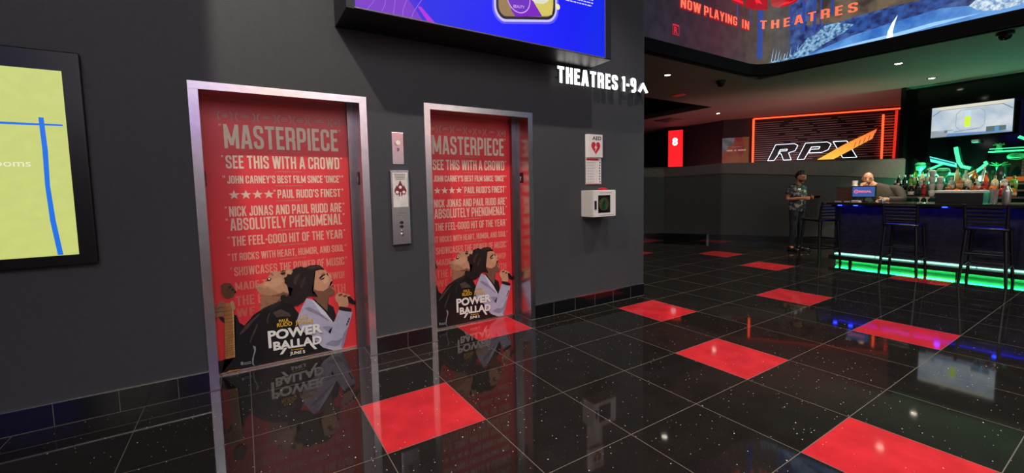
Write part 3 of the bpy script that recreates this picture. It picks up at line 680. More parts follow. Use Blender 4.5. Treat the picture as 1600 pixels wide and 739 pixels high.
for k in range(1): mb.box(2.79, 3.03, cy-.0008, cy, 1.094, 1.100); mb.box(2.80, 3.0, cy-.0008, cy, 1.345, 1.352)
mb.build('small_print', M('pale_pink_ink',(190,130,130)), door)
MB().lathe([(.058,0),(.056,.016),(.044,.026),(.001,.030)], (2.93,cy+.09,1.378), 20).build('alarm_lamp', M('lamp_red',(190,26,46),.2), cb, True)
aed = MB().tube([(2.872,cy+.0115,1.222),(2.872,cy+.0060,1.222)], .075, 24).build('defibrillator', M('case_tan',(120,104,70),.4), None)
tag(aed, 'round defibrillator case with green label, seen through the wall cabinet window', 'defibrillator')
mb = MB().poly([(2.875+x, cy+.0056, 1.215+z) for x, z in ((0,.055),(.03,.035),(.022,.0),(.035,-.03),(.008,-.05),(-.03,-.05),(-.04,-.02),(-.022,.005),(-.03,.03))])
mb.build('green_label', M('label_green',(40,120,84),.4), aed)

# lit channel letters pointing to the theatres
glow_white = M('letter_glow', (255,252,246), .5, emit=3.0, namp=.01)
yl = .13
returns = M('letter_return',(150,150,152),.5)
fn = plane_fn((2.292, yl-.0055, 2.523), (1,0,0), (0,0,1), (0,-1,0), .010)
letters = empty('theatre_sign', (0,0,0)); tag(letters, 'glowing white THEATRES 1-9 channel letters on the dark wall, with an up arrow', 'sign')
G_, t_ = block_glyphs(.175); x_ = 0; SC = 1.205/ (sum(G_[q][0] if q != ' ' else .22 for q in 'THEATRES 1-9')+.10*10)
for q in 'THEATRES 1-9':
    if q == ' ': x_ += .22; continue
    gw = G_[q][0]; x0_ = 2.292+x_*SC
    f_ = plane_fn((x0_, yl, 2.523+.010*x_*SC), (1,0,0), (0,0,1), (0,-1,0), .010)
    block_mb(q, f_, gw*SC, .170, t=.175).build('letter_face', glow_white, letters)
    shell_ = block_mb(q, lambda x, y, n=0.0, f_=f_: f_(x, y, -.001), gw*SC, .170, t=.175)
    ec = {}
    for f in shell_.f:
        for a_, b_ in zip(f, f[1:]+f[:1]): ec[tuple(sorted((a_, b_)))] = ec.get(tuple(sorted((a_, b_))), 0)+1
    n_ = len(shell_.v); sv = [(p[0], p[1]+.034, p[2]) for p in shell_.v]
    MB().add(list(shell_.v)+sv, [(a_, b_, b_+n_, a_+n_) for (a_, b_), k in ec.items() if k == 1]).build('letter_return', returns, letters)
    x_ += gw+.10
ch = [(3.530,2.560),(3.612,2.668),(3.632,2.668),(3.712,2.560),(3.668,2.548),(3.620,2.612),(3.575,2.548)]
MB().poly([(x, yl, z) for x, z in ch]).build('arrow', glow_white, letters)
MB().prism([(x, yl+.001, z) for x, z in ch], (0,.033,0)).build('arrow_return', returns, letters)
mb = MB()
for x in (2.35,2.6,2.85,3.1,3.4,3.62): mb.tube([(x,yl+.028,2.60),(x,YW,2.60)], .006, 8)
each(mb, 'standoff_pin', black_m, letters)

# big blue screen over the lifts
ys, Z1 = -.2, 4.32
scr = MB().box(.120, 2.745, ys+.006, YW, 2.728, Z1).build('digital_screen', M('screen_shell',(20,20,23),.45))
tag(scr, 'wide blue and purple digital screen in a deep black box above the lift doors', 'screen')
blue = bpy.data.materials.new('screen_blue'); blue.use_nodes = True
nt = blue.node_tree; N = nt.nodes; L = nt.links; b = N['Principled BSDF']
tc = N.new('ShaderNodeTexCoord'); sx = N.new('ShaderNodeSeparateXYZ'); L.new(tc.outputs['Object'], sx.inputs[0])
mr = N.new('ShaderNodeMapRange'); mr.inputs['From Min'].default_value = .2; mr.inputs['From Max'].default_value = 2.8; L.new(sx.outputs[0], mr.inputs['Value'])
nz = N.new('ShaderNodeTexNoise'); nz.inputs['Scale'].default_value = 1.6; L.new(tc.outputs['Object'], nz.inputs['Vector'])
ad = N.new('ShaderNodeMath'); ad.operation = 'MULTIPLY_ADD'; ad.inputs[1].default_value = .22; L.new(nz.outputs['Fac'], ad.inputs[0]); L.new(mr.outputs[0], ad.inputs[2])
rp = N.new('ShaderNodeValToRGB'); els = rp.color_ramp.elements
els[0].position = .10; els[0].color = lin((104,40,200))+(1,); els[1].position = 1.12 if False else 1.0; els[1].color = lin((18,40,236))+(1,)
for p, c in ((.2,(84,44,210)),(.30,(26,34,226)),(.6,(28,32,252)),(.85,(24,30,244))):
    e = els.new(p); e.color = lin(c)+(1,)
L.new(ad.outputs[0], rp.inputs['Fac']); L.new(rp.outputs['Color'], b.inputs['Emission Color']); b.inputs['Emission Strength'].default_value = 1.0; b.inputs['Base Color'].default_value = (0,0,0,1); b.inputs['Roughness'].default_value = .3
MB().box(.181, 2.650, ys, ys+.006, 2.740, Z1-.06).build('display_panel', blue, scr)
def em(name, rgb, s=1.0): return M(name, rgb, .4, emit=s, namp=.03)
def sp(x, z, k=1): return (x*.9585-.0243, ys-.0008*k, z*.9585+.0588)
MB().box(.175, 2.660, ys-.004, ys+.006, 2.731, 2.740).box(2.650, 2.658, ys-.004, ys+.006, 2.731, Z1-.05).build('bezel_edge', M('bezel_grey',(120,112,120),.3,.6), scr)
mb = MB().poly([sp(*p) for p in ((.217,3.3),(.217,2.81),(.432,2.80),(.632,2.788),(.75,2.788),(.56,3.02),(.44,3.3))])
mb.build('purple_shape', em('screen_purple',(116,40,196)), scr)
MB().poly([sp(x,z,2) for x,z in ((.70,2.90),(.735,2.90),(.86,2.788),(.79,2.788))]).build('magenta_ray', em('screen_magenta',(176,20,214)), scr)
mb = MB()
for k in range(5):
    x0 = .3+.09*k; pts = [(x0+.05*t+.02*math.sin(t*2+k), 2.80+.10*t+.01*t*t) for t in [q*.5 for q in range(9)]]
    for a, c_ in zip(pts, pts[1:]): mb.poly([sp(a[0],a[1],3), sp(a[0]+.006,a[1],3), sp(c_[0]+.006,c_[1],3), sp(c_[0],c_[1],3)])
mb.build('fine_curves', em('screen_lilac',(150,90,220)), scr)
def shear_rr(x0, x1, z0, z1, r): return rrect(x0, x1, z0, z1, r, 7)
# phone-shaped picture: bottom left (1.43, 2.94), tilted
def ph(x, z, k):  # local phone frame
    return sp(1.42+x*.985, 2.93+z+.175*max(0, x-.09), k)
outer = rrect(0,.73,0,1.2,.12,8); mid = rrect(.022,.708,.022,1.18,.105,8); inn = rrect(.048,.682,.048,1.15,.085,8)
big = rrect(-.02,.75,-.02,1.22,.13,8)
ring_mb(big, outer, lambda x, z: ph(x, z, 4)).build('phone_halo', em('halo_violet',(92,84,255)), scr)
ring_mb(outer, mid, lambda x, z: ph(x, z, 4)).build('phone_rim', em('rim_lavender',(196,186,255),1.1), scr)
ring_mb(mid, inn, lambda x, z: ph(x, z, 4)).build('phone_case', em('case_dark',(26,26,40)), scr)
MB().poly([ph(x, z, 4) for x, z in inn]).build('phone_picture', em('picture_tan',(150,120,78)), scr)
MB().poly([sp(x,z,5) for x,z in ((1.61,3.14),(1.60,3.05),(1.65,2.998),(1.955,3.064),(1.87,3.16),(1.80,3.25),(1.7,3.3))]).build('purple_panel', em('panel_purple',(120,24,190)), scr)
MB().poly([sp(x,z,5) for x,z in ((1.955,3.064),(2.03,3.082),(2.075,3.10),(2.092,3.20),(2.092,3.5),(1.87,3.5),(1.86,3.17))]).build('yellow_cup', em('cup_yellow',(214,198,96)), scr)
MB().poly([sp(x,z,6) for x,z in ((1.83,3.5),(1.83,3.19),(1.88,3.168),(1.97,3.180),(2.03,3.215),(2.06,3.5))]).build('popcorn_bowl', em('bowl_cream',(224,220,206)), scr)
MB().poly([sp(x,z,6) for x,z in disc_pts(2.147,3.19,.028)]).build('popcorn_kernel', em('kernel_yellow',(240,236,170)), scr)
MB().poly([sp(x,z,7) for x,z in disc_pts(1.685,3.17,.126)]).build('badge', em('badge_purple',(108,36,190)), scr)
ring_mb(disc_pts(1.685,3.17,.132), disc_pts(1.685,3.17,.122), lambda x,z: sp(x,z,8)).build('badge_ring', em('ring_pink',(206,160,236)), scr)
MB().poly([sp(x,z,8) for x,z in ((1.605,3.19),(1.605,3.165),(1.765,3.20),(1.765,3.26),(1.605,3.24))]).build('badge_picture', em('badge_lilac',(168,110,214)), scr)
fn = lambda x, y, n=0.0: Vector(sp(1.625+x, 3.075+y+.12*x, 9))
lettering('badge_lettering', 'BEAUTY', fn, .125, .026, em('ring_pink',(206,160,236)), scr, bold=.02)
mb = MB()
for z_, xa, xb in ((3.275,2.25,2.60),(3.305,2.24,2.62),(3.335,2.24,2.62)):
    x = xa
    while x < xb:
        w_ = random.uniform(.02,.05); q = min(x+w_, xb); s_ = .03*(x-xa)
        mb.poly([sp(x,z_+s_,3), sp(q,z_+s_,3), sp(q,z_+s_+.011,3), sp(x,z_+s_+.011,3)]); x = q+.010
mb.build('caption_rows', em('caption_white',(214,214,250)), scr)
MB().box(2.40, 3.10, YW-.012, YW, 2.742, 2.748).build('bottom_trim', trim_m, scr)

# map display at far left
ym = .19
mp_ = MB().bevbox(-3.3, -1.375, ym+.002, YW, 1.0, 2.29, .006).build('map_display', M('display_shell',(11,11,12),.25))
tag(mp_, 'lit yellow floor-map display with blue lines in a black frame, at the left edge', 'display')
MB().box(-3.2, -1.456, ym-.001, ym+.002, 1.066, 2.172).build('display_panel', em('map_yellow',(200,208,120),1.0), mp_)
mapblue = em('map_blue',(28,112,226))
def mq(x, z, k=1): return (x, ym-.001-.0008*k, z)
MB().poly([mq(*p) for p in ((-3.2,1.850),(-1.70,1.8435),(-1.472,1.846),(-1.472,1.856),(-1.70,1.857),(-3.2,1.864))]).build('blue_line', mapblue, mp_)
MB().poly([mq(x,z,2) for x,z in ((-1.571,1.892),(-1.549,1.892),(-1.545,1.70),(-1.551,1.49),(-1.542,1.28),(-1.524,1.07),(-1.548,1.07),(-1.566,1.28),(-1.572,1.49),(-1.568,1.70))]).build('blue_line', mapblue, mp_)
fn = lambda x, y, n=0.0: Vector(mq(-1.912+x, 1.602+y, 2)) 
lettering('map_lettering', 'Restrooms', fn, .29, .040, em('map_white',(236,236,206)), mp_, bold=.0)

# ================================================================== SOFFIT, LED BOARD, FAR WALLS
ZS = 3.4
XF, YF, RF = 7.92, 1.0, .5
so = MB()
so.box(XC, 12.1, YF, 3.1, ZS, ZS+.1); so.box(XF, 12.1, -10.4, YF, ZS, ZS+.1)
so.box(9.75, 16.5, 3.1, 9.5, ZS, ZS+.1); so.box(12.1, 16.5, -2, 3.1, ZS, ZS+.1)
struct(so.build('ceiling_soffit', soffit_m))
struct(MB().box(XC, XF+.08, YF+.004, YF+.1, ZS+.1, HT).box(XF+.004, XF+.08, -10.4, YF, ZS+.1, HT).build('wall_fascia', M('fascia_paint',(70,78,84),.6)))
struct(MB().box(XC, XF-.0, YF-.004, YF+.004, ZS, ZS+.1).build('trim_1', M('fascia_paint',(70,78,84),.6)))
struct(MB().box(XC, 9.85, 3.1, 9.5, 4.4, 4.5).box(9.65, 9.75, 3.2, 9.5, ZS+.1, 4.4).build('ceiling_void', dark_m))

def ledp(s, z, n=0.0):
    """path of the curved LED board: s runs along the left leg, round the corner, along the right leg"""
    xl, ya = 7.87-RF, .95
    if s <= xl: p, q = (s, ya), (0, -1)
    elif s <= xl+RF*PI/2:
        a = (s-xl)/RF; p, q = (xl+RF*math.sin(a), ya-RF+RF*math.cos(a)), (-math.sin(a), -math.cos(a))
    else: p, q = (7.87, ya-RF-(s-xl-RF*PI/2)), (-1, 0)
    return (p[0]+q[0]*n, p[1]+q[1]*n, z-.026*max(0, s-8.2))
led = bpy.data.materials.new('led_picture'); led.use_nodes = True
nt = led.node_tree; N = nt.nodes; L = nt.links; b = N['Principled BSDF']
uv = N.new('ShaderNodeUVMap'); uv.uv_map = 'UVMap'; sx = N.new('ShaderNodeSeparateXYZ'); L.new(uv.outputs[0], sx.inputs[0])
mr = N.new('ShaderNodeMapRange'); mr.inputs['From Min'].default_value = 4.4; mr.inputs['From Max'].default_value = 11; L.new(sx.outputs[0], mr.inputs['Value'])
rp = N.new('ShaderNodeValToRGB'); els = rp.color_ramp.elements
def sc(s): return (s-4.4)/6.6
els[0].position = sc(4.6); els[0].color = lin((44,40,48))+(1,); els[1].position = sc(10.8); els[1].color = lin((40,80,140))+(1,)
for s, c in ((5.6,(58,40,50)),(6.5,(78,44,52)),(7.2,(84,64,64)),(7.8,(92,84,72)),(8.3,(78,82,96)),(8.9,(46,76,128)),(9.6,(40,80,150))):
    e = els.new(sc(s)); e.color = lin(c)+(1,)
L.new(mr.outputs[0], rp.inputs['Fac'])
nz = N.new('ShaderNodeTexNoise'); nz.inputs['Scale'].default_value = 5; nz.inputs['Detail'].default_value = 6; L.new(uv.outputs[0], nz.inputs['Vector'])
mm = N.new('ShaderNodeMix'); mm.data_type = 'RGBA'; mm.blend_type = 'MULTIPLY'; mm.inputs['Factor'].default_value = .6
r2 = N.new('ShaderNodeValToRGB'); r2.color_ramp.elements[0].position = .3; r2.color_ramp.elements[0].color = (.35,.35,.4,1); r2.color_ramp.elements[1].position = .75; r2.color_ramp.elements[1].color = (1.3,1.3,1.3,1)
L.new(nz.outputs['Fac'], r2.inputs['Fac']); L.new(rp.outputs['Color'], mm.inputs['A']); L.new(r2.outputs['Color'], mm.inputs['B'])
L.new(mm.outputs['Result'], b.inputs['Emission Color']); b.inputs['Emission Strength'].default_value = .9; b.inputs['Base Color'].default_value = (0,0,0,1)
ZL, ZT = 3.61, 5.7
ss = [3.9, 5, 6, 7]+[7.37+RF*PI/2*k/10 for k in range(11)]+[8.8,9.5,10.5,12,14,17]
def strip(z0, z1, n0, n1, name, mat, parent, uvs=False):
    mb = MB(); k = len(ss)
    vs = [ledp(s, z, n) for (z, n) in ((z0,n1),(z1,n1),(z1,n0),(z0,n0)) for s in ss]; fs = []
    for i in range(k-1):
        for r in range(4):
            r2_ = (r+1) % 4; fs.append((r*k+i, r*k+i+1, r2_*k+i+1, r2_*k+i))
    fs += [(0,k,2*k,3*k), (k-1,2*k-1,3*k-1,4*k-1)]
    mb.add(vs, fs); o = mb.build(name, mat, parent)
    if uvs:
        me = o.data; ul = me.uv_layers.new(name='UVMap')
        sv = [(ss[i % k], (z0,z1,z1,z0)[i//k]) for i in range(4*k)]
        for lp in me.loops: ul.data[lp.index].uv = sv[lp.vertex_index]
    return o
cab_ = strip(3.405, ZT+.1, -.046, 0, 'led_board', M('board_black',(9,9,11),.8,spec=.12), None)
tag(cab_, 'huge curved LED board showing a film advert with red words and a snowy blue road', 'screen')
strip(ZL, ZT, .001, .006, 'display_panel', led, cab_, True)
strip(3.42, ZL, .0, .05, 'bottom_bezel', M('board_black',(10,10,12)), cab_)
def lp(pts, name, mat, k=1):    # pts are (s, z)
    mb = MB(); bm = bmesh.new(); f = bm.faces.new([bm.verts.new((s, z, 0)) for s, z in pts])
    r_ = bmesh.ops.triangulate(bm, faces=[f])
    bmesh.ops.subdivide_edges(bm, edges=bm.edges[:], cuts=2, use_grid_fill=True)
    for v in bm.verts: v.co = ledp(v.co.x, v.co.y, .006+.002*k)
    mb.bm(bm); return mb.build(name, mat, cab_)
def R_(pts): return [(8.155+.45-y_, z_+.026*max(0, 8.605-y_-8.2)) for y_, z_ in pts]   # right-leg points given as (y, z)
def noisy(name, c0, c1, scale, s=1.0, stretch=(1,1,1)):
    m = M(name, c0, .4, emit=s); nt = m.node_tree
    rp = [n for n in nt.nodes if n.type == 'VALTORGB'][0]; nz = [n for n in nt.nodes if n.type == 'TEX_NOISE'][0]
    nz.inputs['Scale'].default_value = scale; nz.inputs['Detail'].default_value = 6
    rp.color_ramp.elements[0].color = lin(c0)+(1,); rp.color_ramp.elements[1].color = lin(c1)+(1,)
    rp.color_ramp.elements[0].position = .38; rp.color_ramp.elements[1].position = .62
    return m
lp(R_([(.44,3.615),(.44,4.9),(-2.6,4.9),(-2.6,3.545),(-.12,3.60)]), 'picture_forest', noisy('forest_blue',(22,38,92),(66,98,160),7), 1)
lp(R_([(.19,4.14),(.01,4.6),(-1.29,4.6),(-1.29,4.01),(-1.01,4.04),(-.54,4.05),(-.28,4.03)]), 'picture_haze', noisy('haze_brown',(60,50,48),(112,96,78),4), 2)
lp(R_([(.43,3.625),(.07,3.64),(-.47,3.76),(-1.02,3.80),(-1.5,3.82),(-1.93,3.72),(-2.6,3.66),(-6,3.7),(-6,3.5),(-2.26,3.548),(-1.03,3.575),(-.12,3.60)]), 'picture_road', noisy('road_blue',(44,104,190),(96,160,226),3), 3)
lp(R_([(-.12,3.605),(-.47,3.63),(-1.03,3.63),(-1.44,3.65),(-1.9,3.62),(-1.03,3.578)]), 'picture_glow', em('glow_pale',(150,200,248),1.1), 4)
lp(R_([(-.10,3.94),(-.54,4.0),(-1.01,4.01),(-1.29,4.01),(-1.69,3.87),(-1.3,3.81),(-.79,3.80),(-.46,3.80)]), 'picture_bank', noisy('bank_navy',(16,30,86),(44,84,160),9), 4)
lp(R_([(.44,3.63),(.44,3.72),(.38,3.68),(.28,3.78),(.16,3.91),(.04,3.93),(-.1,4.04),(-.28,4.03),(-.5,3.93),(-.38,3.85),(-.11,3.75),(.15,3.62)]), 'picture_bush', noisy('bush_snow',(36,84,140),(150,196,226),22), 5)
lp(R_([(-1.78,3.75),(-1.87,3.84),(-2.1,4.2),(-3.2,4.2),(-3.2,3.60),(-2.26,3.60),(-2.05,3.60),(-1.88,3.65)]), 'picture_bush', noisy('bush_pale',(90,140,190),(220,236,244),24), 5)
lp(R_([(-.92,3.575),(-.93,3.68),(-.98,3.80),(-1.04,3.89),(-1.01,3.77),(-.99,3.66),(-1.0,3.575)]), 'picture_arc', em('arc_white',(226,240,252),1.3), 6)
for s0, w_, z0, z1 in ((7.62,.10,3.72,5.0),(7.02,.03,4.3,5.0),(8.15,.035,4.16,5.0),(8.35,.05,4.05,5.0),(8.52,.05,4.0,5.0),(8.62,.03,4.1,5.0),(8.78,.04,4.2,5.0),(7.45,.02,4.3,4.8)):
    lp([(s0,z0),(s0+w_,z0),(s0+w_,z1),(s0,z1)], 'picture_trunk', em('trunk_blue',(44,70,150)), 3)
ice = em('reed_pale',(150,200,236),1.1)
for k in range(9):
    s0 = 7.86+.05*k+random.uniform(-.01,.01); lp([(s0,3.63),(s0+.012,3.63),(s0+.04,3.74+random.uniform(0,.14)),(s0+.03,3.75)], 'picture_reed', ice, 4)
lp([(7.82,3.625),(7.9,3.65),(8.1,3.66),(8.3,3.66),(8.3,3.625)], 'picture_snow', noisy('bush_snow',(36,84,140),(150,196,226),22), 4)
redglow = em('title_red',(226,30,44),1.25); salmon = em('caption_salmon',(248,116,84),1.15); halo = em('caption_halo',(176,20,34),.9)
def led_block(name, body, s0, s1, z, h, mat, k, drop=0.0, **kw):
    fn = lambda x, y, n=0.0: Vector(ledp(s0+x, z+y-drop*x, .006+.002*k+n*4))
    return block_lettering(name, body, fn, s1-s0, h, mat, cab_, **kw)
def led_text(name, body, s0, s1, z, h, mat, k, drop=0.0, bold=.03, fat=0.0):
    fn = lambda x, y, n=0.0: Vector(ledp(s0+x, z+y-drop*x, .006+.002*k+n))
    return lettering(name, body, fn, s1-s0, h, mat, cab_, bold=bold, fat=fat)
led_block('caption_halo', 'NOW PLAYING', 5.41, 7.04, 4.195, .18, halo, 7, t=.25, gap=.0)
led_block('caption_lettering', 'NOW PLAYING', 5.43, 7.02, 4.215, .150, salmon, 8, t=.15, gap=.10)
led_block('caption_halo', 'IN', 7.16, 7.43, 4.195, .18, halo, 7, t=.25, gap=.0)
led_block('caption_lettering', 'I', 7.18, 7.225, 4.215, .150, salmon, 8, t=.15)
led_block('caption_lettering', 'N', 7.265, 7.41, 4.215, .150, salmon, 8, t=.15)
led_block('caption_lettering', 'THEATRES', 7.66, 9.15, 4.25, .150, salmon, 8, drop=.075, t=.15, gap=.24)
led_block('title_halo', 'VENGE', 6.28, 8.76, 4.61, .44, halo, 7, drop=.02, t=.22, gap=.05)
led_block('title_lettering', 'VENGE', 6.32, 8.72, 4.64, .38, redglow, 8, drop=.02, t=.13, gap=.14)
rm = em('rating_red',(216,34,50),1.0)
def rp_(x, z): return ledp(x, z, .022)
ring_mb([(5.24,3.77),(5.40,3.77),(5.40,3.93),(5.24,3.93)], [(5.25,3.778),(5.39,3.778),(5.39,3.905),(5.25,3.905)], rp_).build('rating_box', rm, cab_)
led_text('rating_lettering', 'R', 5.275, 5.365, 3.787, .105, rm, 8, bold=.03)

# downlights etc. in the soffit
dl_em = M('lamp_lens',(255,244,222),.4,emit=14, namp=.01)
def downlight(x, y, label, power=170, size=1.9):
    t = empty('downlight', (x, y, ZS))
    tag(t, label, 'ceiling light', 'recessed downlights in the soffit')
    MB().lathe([(.075,0),(.078,-.006),(.060,-.010),(.056,0)], n=24).build('trim_ring', M('ring_dark',(60,56,54),.4), t, True)
    MB().lathe([(.052,-.002),(.040,-.008),(.001,-.010)], n=20).build('lens', dl_em, t, True)
    li = bpy.data.lights.new('downlight_lamp', 'SPOT'); li.energy = power; li.spot_size = size; li.spot_blend = .6; li.shadow_soft_size = .04; li.color = (1,.88,.72)
    lo = bpy.data.objects.new('downlight_lamp', li); COL.objects.link(lo); lo.location = (x, y, ZS-.03)
downlight(6.01, 1.607, 'small bright downlight nearest the lift wall corner, above the red disc')
downlight(8.942, -.771, 'bright downlight in the green-tinted soffit, nearest the LED board', 300, 1.5)
downlight(10.91, -.733, 'bright downlight in the green-tinted soffit, nearest the black bar wall', 260, 1.3)
downlight(10.797, 3.585, 'tiny distant downlight left of the orange neon frame, in front of the red panel wall')
downlight(10.85, -2.75, 'added unseen downlight over the back bar, beyond the right edge of the television', 220, 1.4)  # added fixture out of view, throws warm light on the bottles
rd = MB().lathe([(.15,0),(.155,-.008),(.13,-.014),(.001,-.016)], (7.65,2.57,ZS), 28).build('ceiling_speaker', M('speaker_red',(226,60,84),.4), None, True)
tag(rd, 'round pinkish red disc flush in the soffit, between two downlights', 'ceiling speaker')
vt = MB(); vt.box(-.3,.3,-.3,.3,-.012,0); vt = vt.build('ceiling_vent', M('vent_dark',(26,20,22),.5)); vt.location = (10.5, 5.0, ZS)
tag(vt, 'square dark air vent in the reddish soffit above the number 8 panel', 'vent')
mb = MB()
for k in range(9): mb.box(-.26,.26,-.25+.06*k,-.225+.06*k,-.020,-.012)
mb.build('louvres', M('vent_grey',(52,42,44),.5), vt)
def dome(x, y, label):
    t = empty('security_camera', (x, y, ZS)); tag(t, label, 'security camera')
    MB().lathe([(.085,0),(.09,-.02),(.085,-.045),(.07,-.05)], n=24).build('housing', M('camera_black',(20,20,22),.4), t, True)
    MB().lathe([(.068,-.05),(.062,-.078),(.045,-.10),(.02,-.112),(.001,-.114)], n=24).build('dome', blackgloss_m, t, True)
dome(8.29, -2.055, 'black dome camera on the green-lit soffit, at the upper right')
dome(7.33, 1.40, 'dark dome camera under the LED board corner, on the reddish soffit')

# slanted hall wall with its fascia band
def hw(pts, name, mat, t=.12):
    return MB().prism(pts, (.85*t, .527*t, 0)).build(name, mat)
A_, B_, E_ = (8.660,4.363), (8.936,3.917), (11.509,-.233)
G_ = (7.9, 3.40)   # bend that runs off behind the lift wall corner
struct(MB().prism([(8.936,3.917,0),(11.509,-.233,0),(11.509,-.233,1.9),(8.936,3.917,1.9)], (.10,.063,0)).prism([(8.936,3.917,0),(6.4,5.4,0),(6.4,5.4,1.9),(8.936,3.917,1.9)], (.05,.10,0)).build('wall_hall', hall_m))
k_ = .05
def off(p, z): return (p[0]-.85*k_, p[1]-.527*k_, z)
band = [off((8.936,3.917),1.635), off((9.665,2.741),1.69), off((10.969,.638),1.549), off((11.509,-.233),1.463), off((11.509,-.233),1.875), off((10.002,2.197),1.933), off((9.64,2.781),1.948), off((8.936,3.917),1.855)]
bd = MB().prism(band, (.85*k_, .527*k_, 0)).prism([off((8.936,3.917),1.635), (6.4,5.35,1.70), (6.4,5.35,1.90), off((8.936,3.917),1.855)], (.03,.06,0)).build('trim_2', M('band_paint',(92,78,72),.6)); struct(bd)
bb = [(9.484-.011,3.033-.007), (8.936-.011,3.917-.007), (6.4,5.385)]
mbb = MB()
for p, q in zip(bb, bb[1:]): mbb.prism([(p[0],p[1],0),(q[0],q[1],0),(q[0],q[1],.145),(p[0],p[1],.145)], (.010,.006,0))
bh = mbb.build('baseboard_hall', tile_black_m); struct(bh)
MB().prism([(9.472,3.025,0),(9.500,2.98,0),(9.500,2.98,.15),(9.472,3.025,.15)], (-.02,-.012,0)).build('steel_end_cap', steel_v, bh)
bb2 = MB().prism([(9.50,2.98,0),(11.49,-.233,0),(11.49,-.233,.145),(9.50,2.98,.145)], (.010,.006,0)).build('baseboard_bar', black_m); struct(bb2)

# back wall of the hall
BW = [(15.4,-.9),(14.47,.571),(12.604,3.58),(12.18,4.262),(12.25,5.6),(12.62,7.9),(13.0,9.5)]
mb = MB()
for p, q in zip(BW, BW[1:]): mb.add([(p[0],p[1],0),(q[0],q[1],0),(q[0],q[1],4.4),(p[0],p[1],4.4),(p[0]+.1,p[1]+.06,0),(q[0]+.1,q[1]+.06,0),(q[0]+.1,q[1]+.06,4.4),(p[0]+.1,p[1]+.06,4.4)], [(0,1,2,3),(7,6,5,4),(0,3,7,4),(1,5,6,2),(3,2,6,7),(0,4,5,1)])
struct(mb.build('wall_hall_end', M('hall_end_paint',(44,38,40),.7)))
struct(MB().box(3.4, 13.2, 9.4, 9.5, 0, 4.5).build('wall_hall_side', dark_m))

# red lit panel with the 8
def dpt(t, z, out=0.0, o=(12.604,3.58), e=(14.47,.571)):
    d = Vector((e[0]-o[0], e[1]-o[1])); d.normalize(); n_ = Vector((d.y, -d.x)); 
    if n_.x > 0: n_ = -n_
    return Vector((o[0]+d.x*t+n_.x*out, o[1]+d.y*t+n_.y*out, z))
redpan = em('panel_red_glow',(244,30,38),1.15)
o8, e8 = (11.80,5.985), (12.05,5.585)
def p8(t, z, out=0.0): return dpt(t, z, out, o8, e8)
mb = MB().prism([p8(0,0),p8(.475,0),p8(.475,3.28),p8(0,3.28)], p8(0,0,-.1)-p8(0,0,0)); s8 = mb.build('number_panel', M('panel_edge',(150,20,26),.4)); tag(s8, 'tall glowing red panel with a white number 8, at the left of the hall', 'sign')
MB().prism([p8(.008,.02,.001),p8(.467,.02,.001),p8(.467,3.27,.001),p8(.008,3.27,.001)], p8(0,0,.006)-p8(0,0,0)).build('lit_face', redpan, s8)
fn = lambda x, y, n=0.0: p8(.135+x, 2.76+y, .012+n)
lettering('number_lettering', '8', fn, .17, .26, em('number_white',(250,246,244),1.6), s8, bold=.04)
# framed poster beside the neon sign
pp = lambda t, z, out=0.0: dpt(-.83+t, z, out)
pf = MB().prism([pp(0,2.0),pp(.745,2.0),pp(.745,2.855),pp(0,2.855)], pp(0,0,.03)-pp(0,0,0)).build('wall_poster', M('poster_board',(30,24,24),.5))
tag(pf, 'grey and rust-red wall poster left of the orange neon frame', 'poster')
MB().poly([pp(.01,2.0,.032),pp(.735,2.0,.032),pp(.735,2.845,.032),pp(.01,2.845,.032)]).build('print', noisy('poster_rust',(130,40,44),(150,84,50),2.2,.55), pf)
MB().poly([pp(.01,2.3,.034),pp(.07,2.5,.034),pp(.12,2.42,.034),pp(.2,2.6,.034),pp(.3,2.62,.034),pp(.36,2.845,.034),pp(.01,2.845,.034)]).build('grey_shape', noisy('poster_grey',(86,86,92),(120,112,112),6,.55), pf)
MB().poly([pp(.4,2.0,.034),pp(.735,2.0,.034),pp(.735,2.845,.034),pp(.55,2.845,.034),pp(.62,2.45,.034)]).build('rust_shape', em('poster_brown',(140,74,44),.5), pf)
mb = MB(); 
for a_, b_ in ((.14,.30),(.34,.40),(.44,.66)): mb.poly([pp(a_,2.43,.036),pp(b_,2.43,.036),pp(b_,2.475,.036),pp(a_,2.475,.036)])
mb.poly([pp(.25,2.55,.036),pp(.55,2.55,.036),pp(.55,2.556,.036),pp(.25,2.556,.036)])
mb.build('caption_rows', em('poster_caption',(196,150,140),.6), pf)

# neon-framed RPX sign
LR = math.hypot(14.47-12.604, .571-3.58)
neon_o = M('neon_orange',(255,74,40),.4,emit=2.6, namp=.02)
rs = MB().prism([dpt(0,2.02),dpt(LR-.03,2.0),dpt(LR-.03,3.36),dpt(0,3.37)], dpt(0,0,.02)-dpt(0,0,0)).build('neon_sign', M('sign_backing',(16,13,14),.5))
tag(rs, 'neon sign wall with white outlined RPX letters in an orange-red lit frame', 'sign')
def tubep(pts, r, nm, mt, n=8): return MB().tube(pts, r, n).build(nm, mt, rs)
tubep([dpt(.01,2.02,.10),dpt(.01,3.35,.10)], .030, 'neon_tube', neon_o)
tubep([dpt(.01,3.35,.10),dpt(LR-.10,3.33,.10)], .022, 'neon_tube', neon_o)
MB().prism([dpt(.03,3.303,.13),dpt(LR-.1,3.283,.13),dpt(LR-.1,3.283,.27),dpt(.03,3.303,.27)], (0,0,.006)).build('added_tube_lip', M('sign_backing',(16,13,14)), rs)  # added lip, keeps the top tube out of the floor reflection
tubep([dpt(LR-.50,2.02,.12),dpt(LR-.50,3.20,.12)], .026, 'neon_tube', neon_o)
tubep([dpt(LR-.03,2.02,.10),dpt(LR-.03,3.32,.10)], .045, 'neon_tube', neon_o)
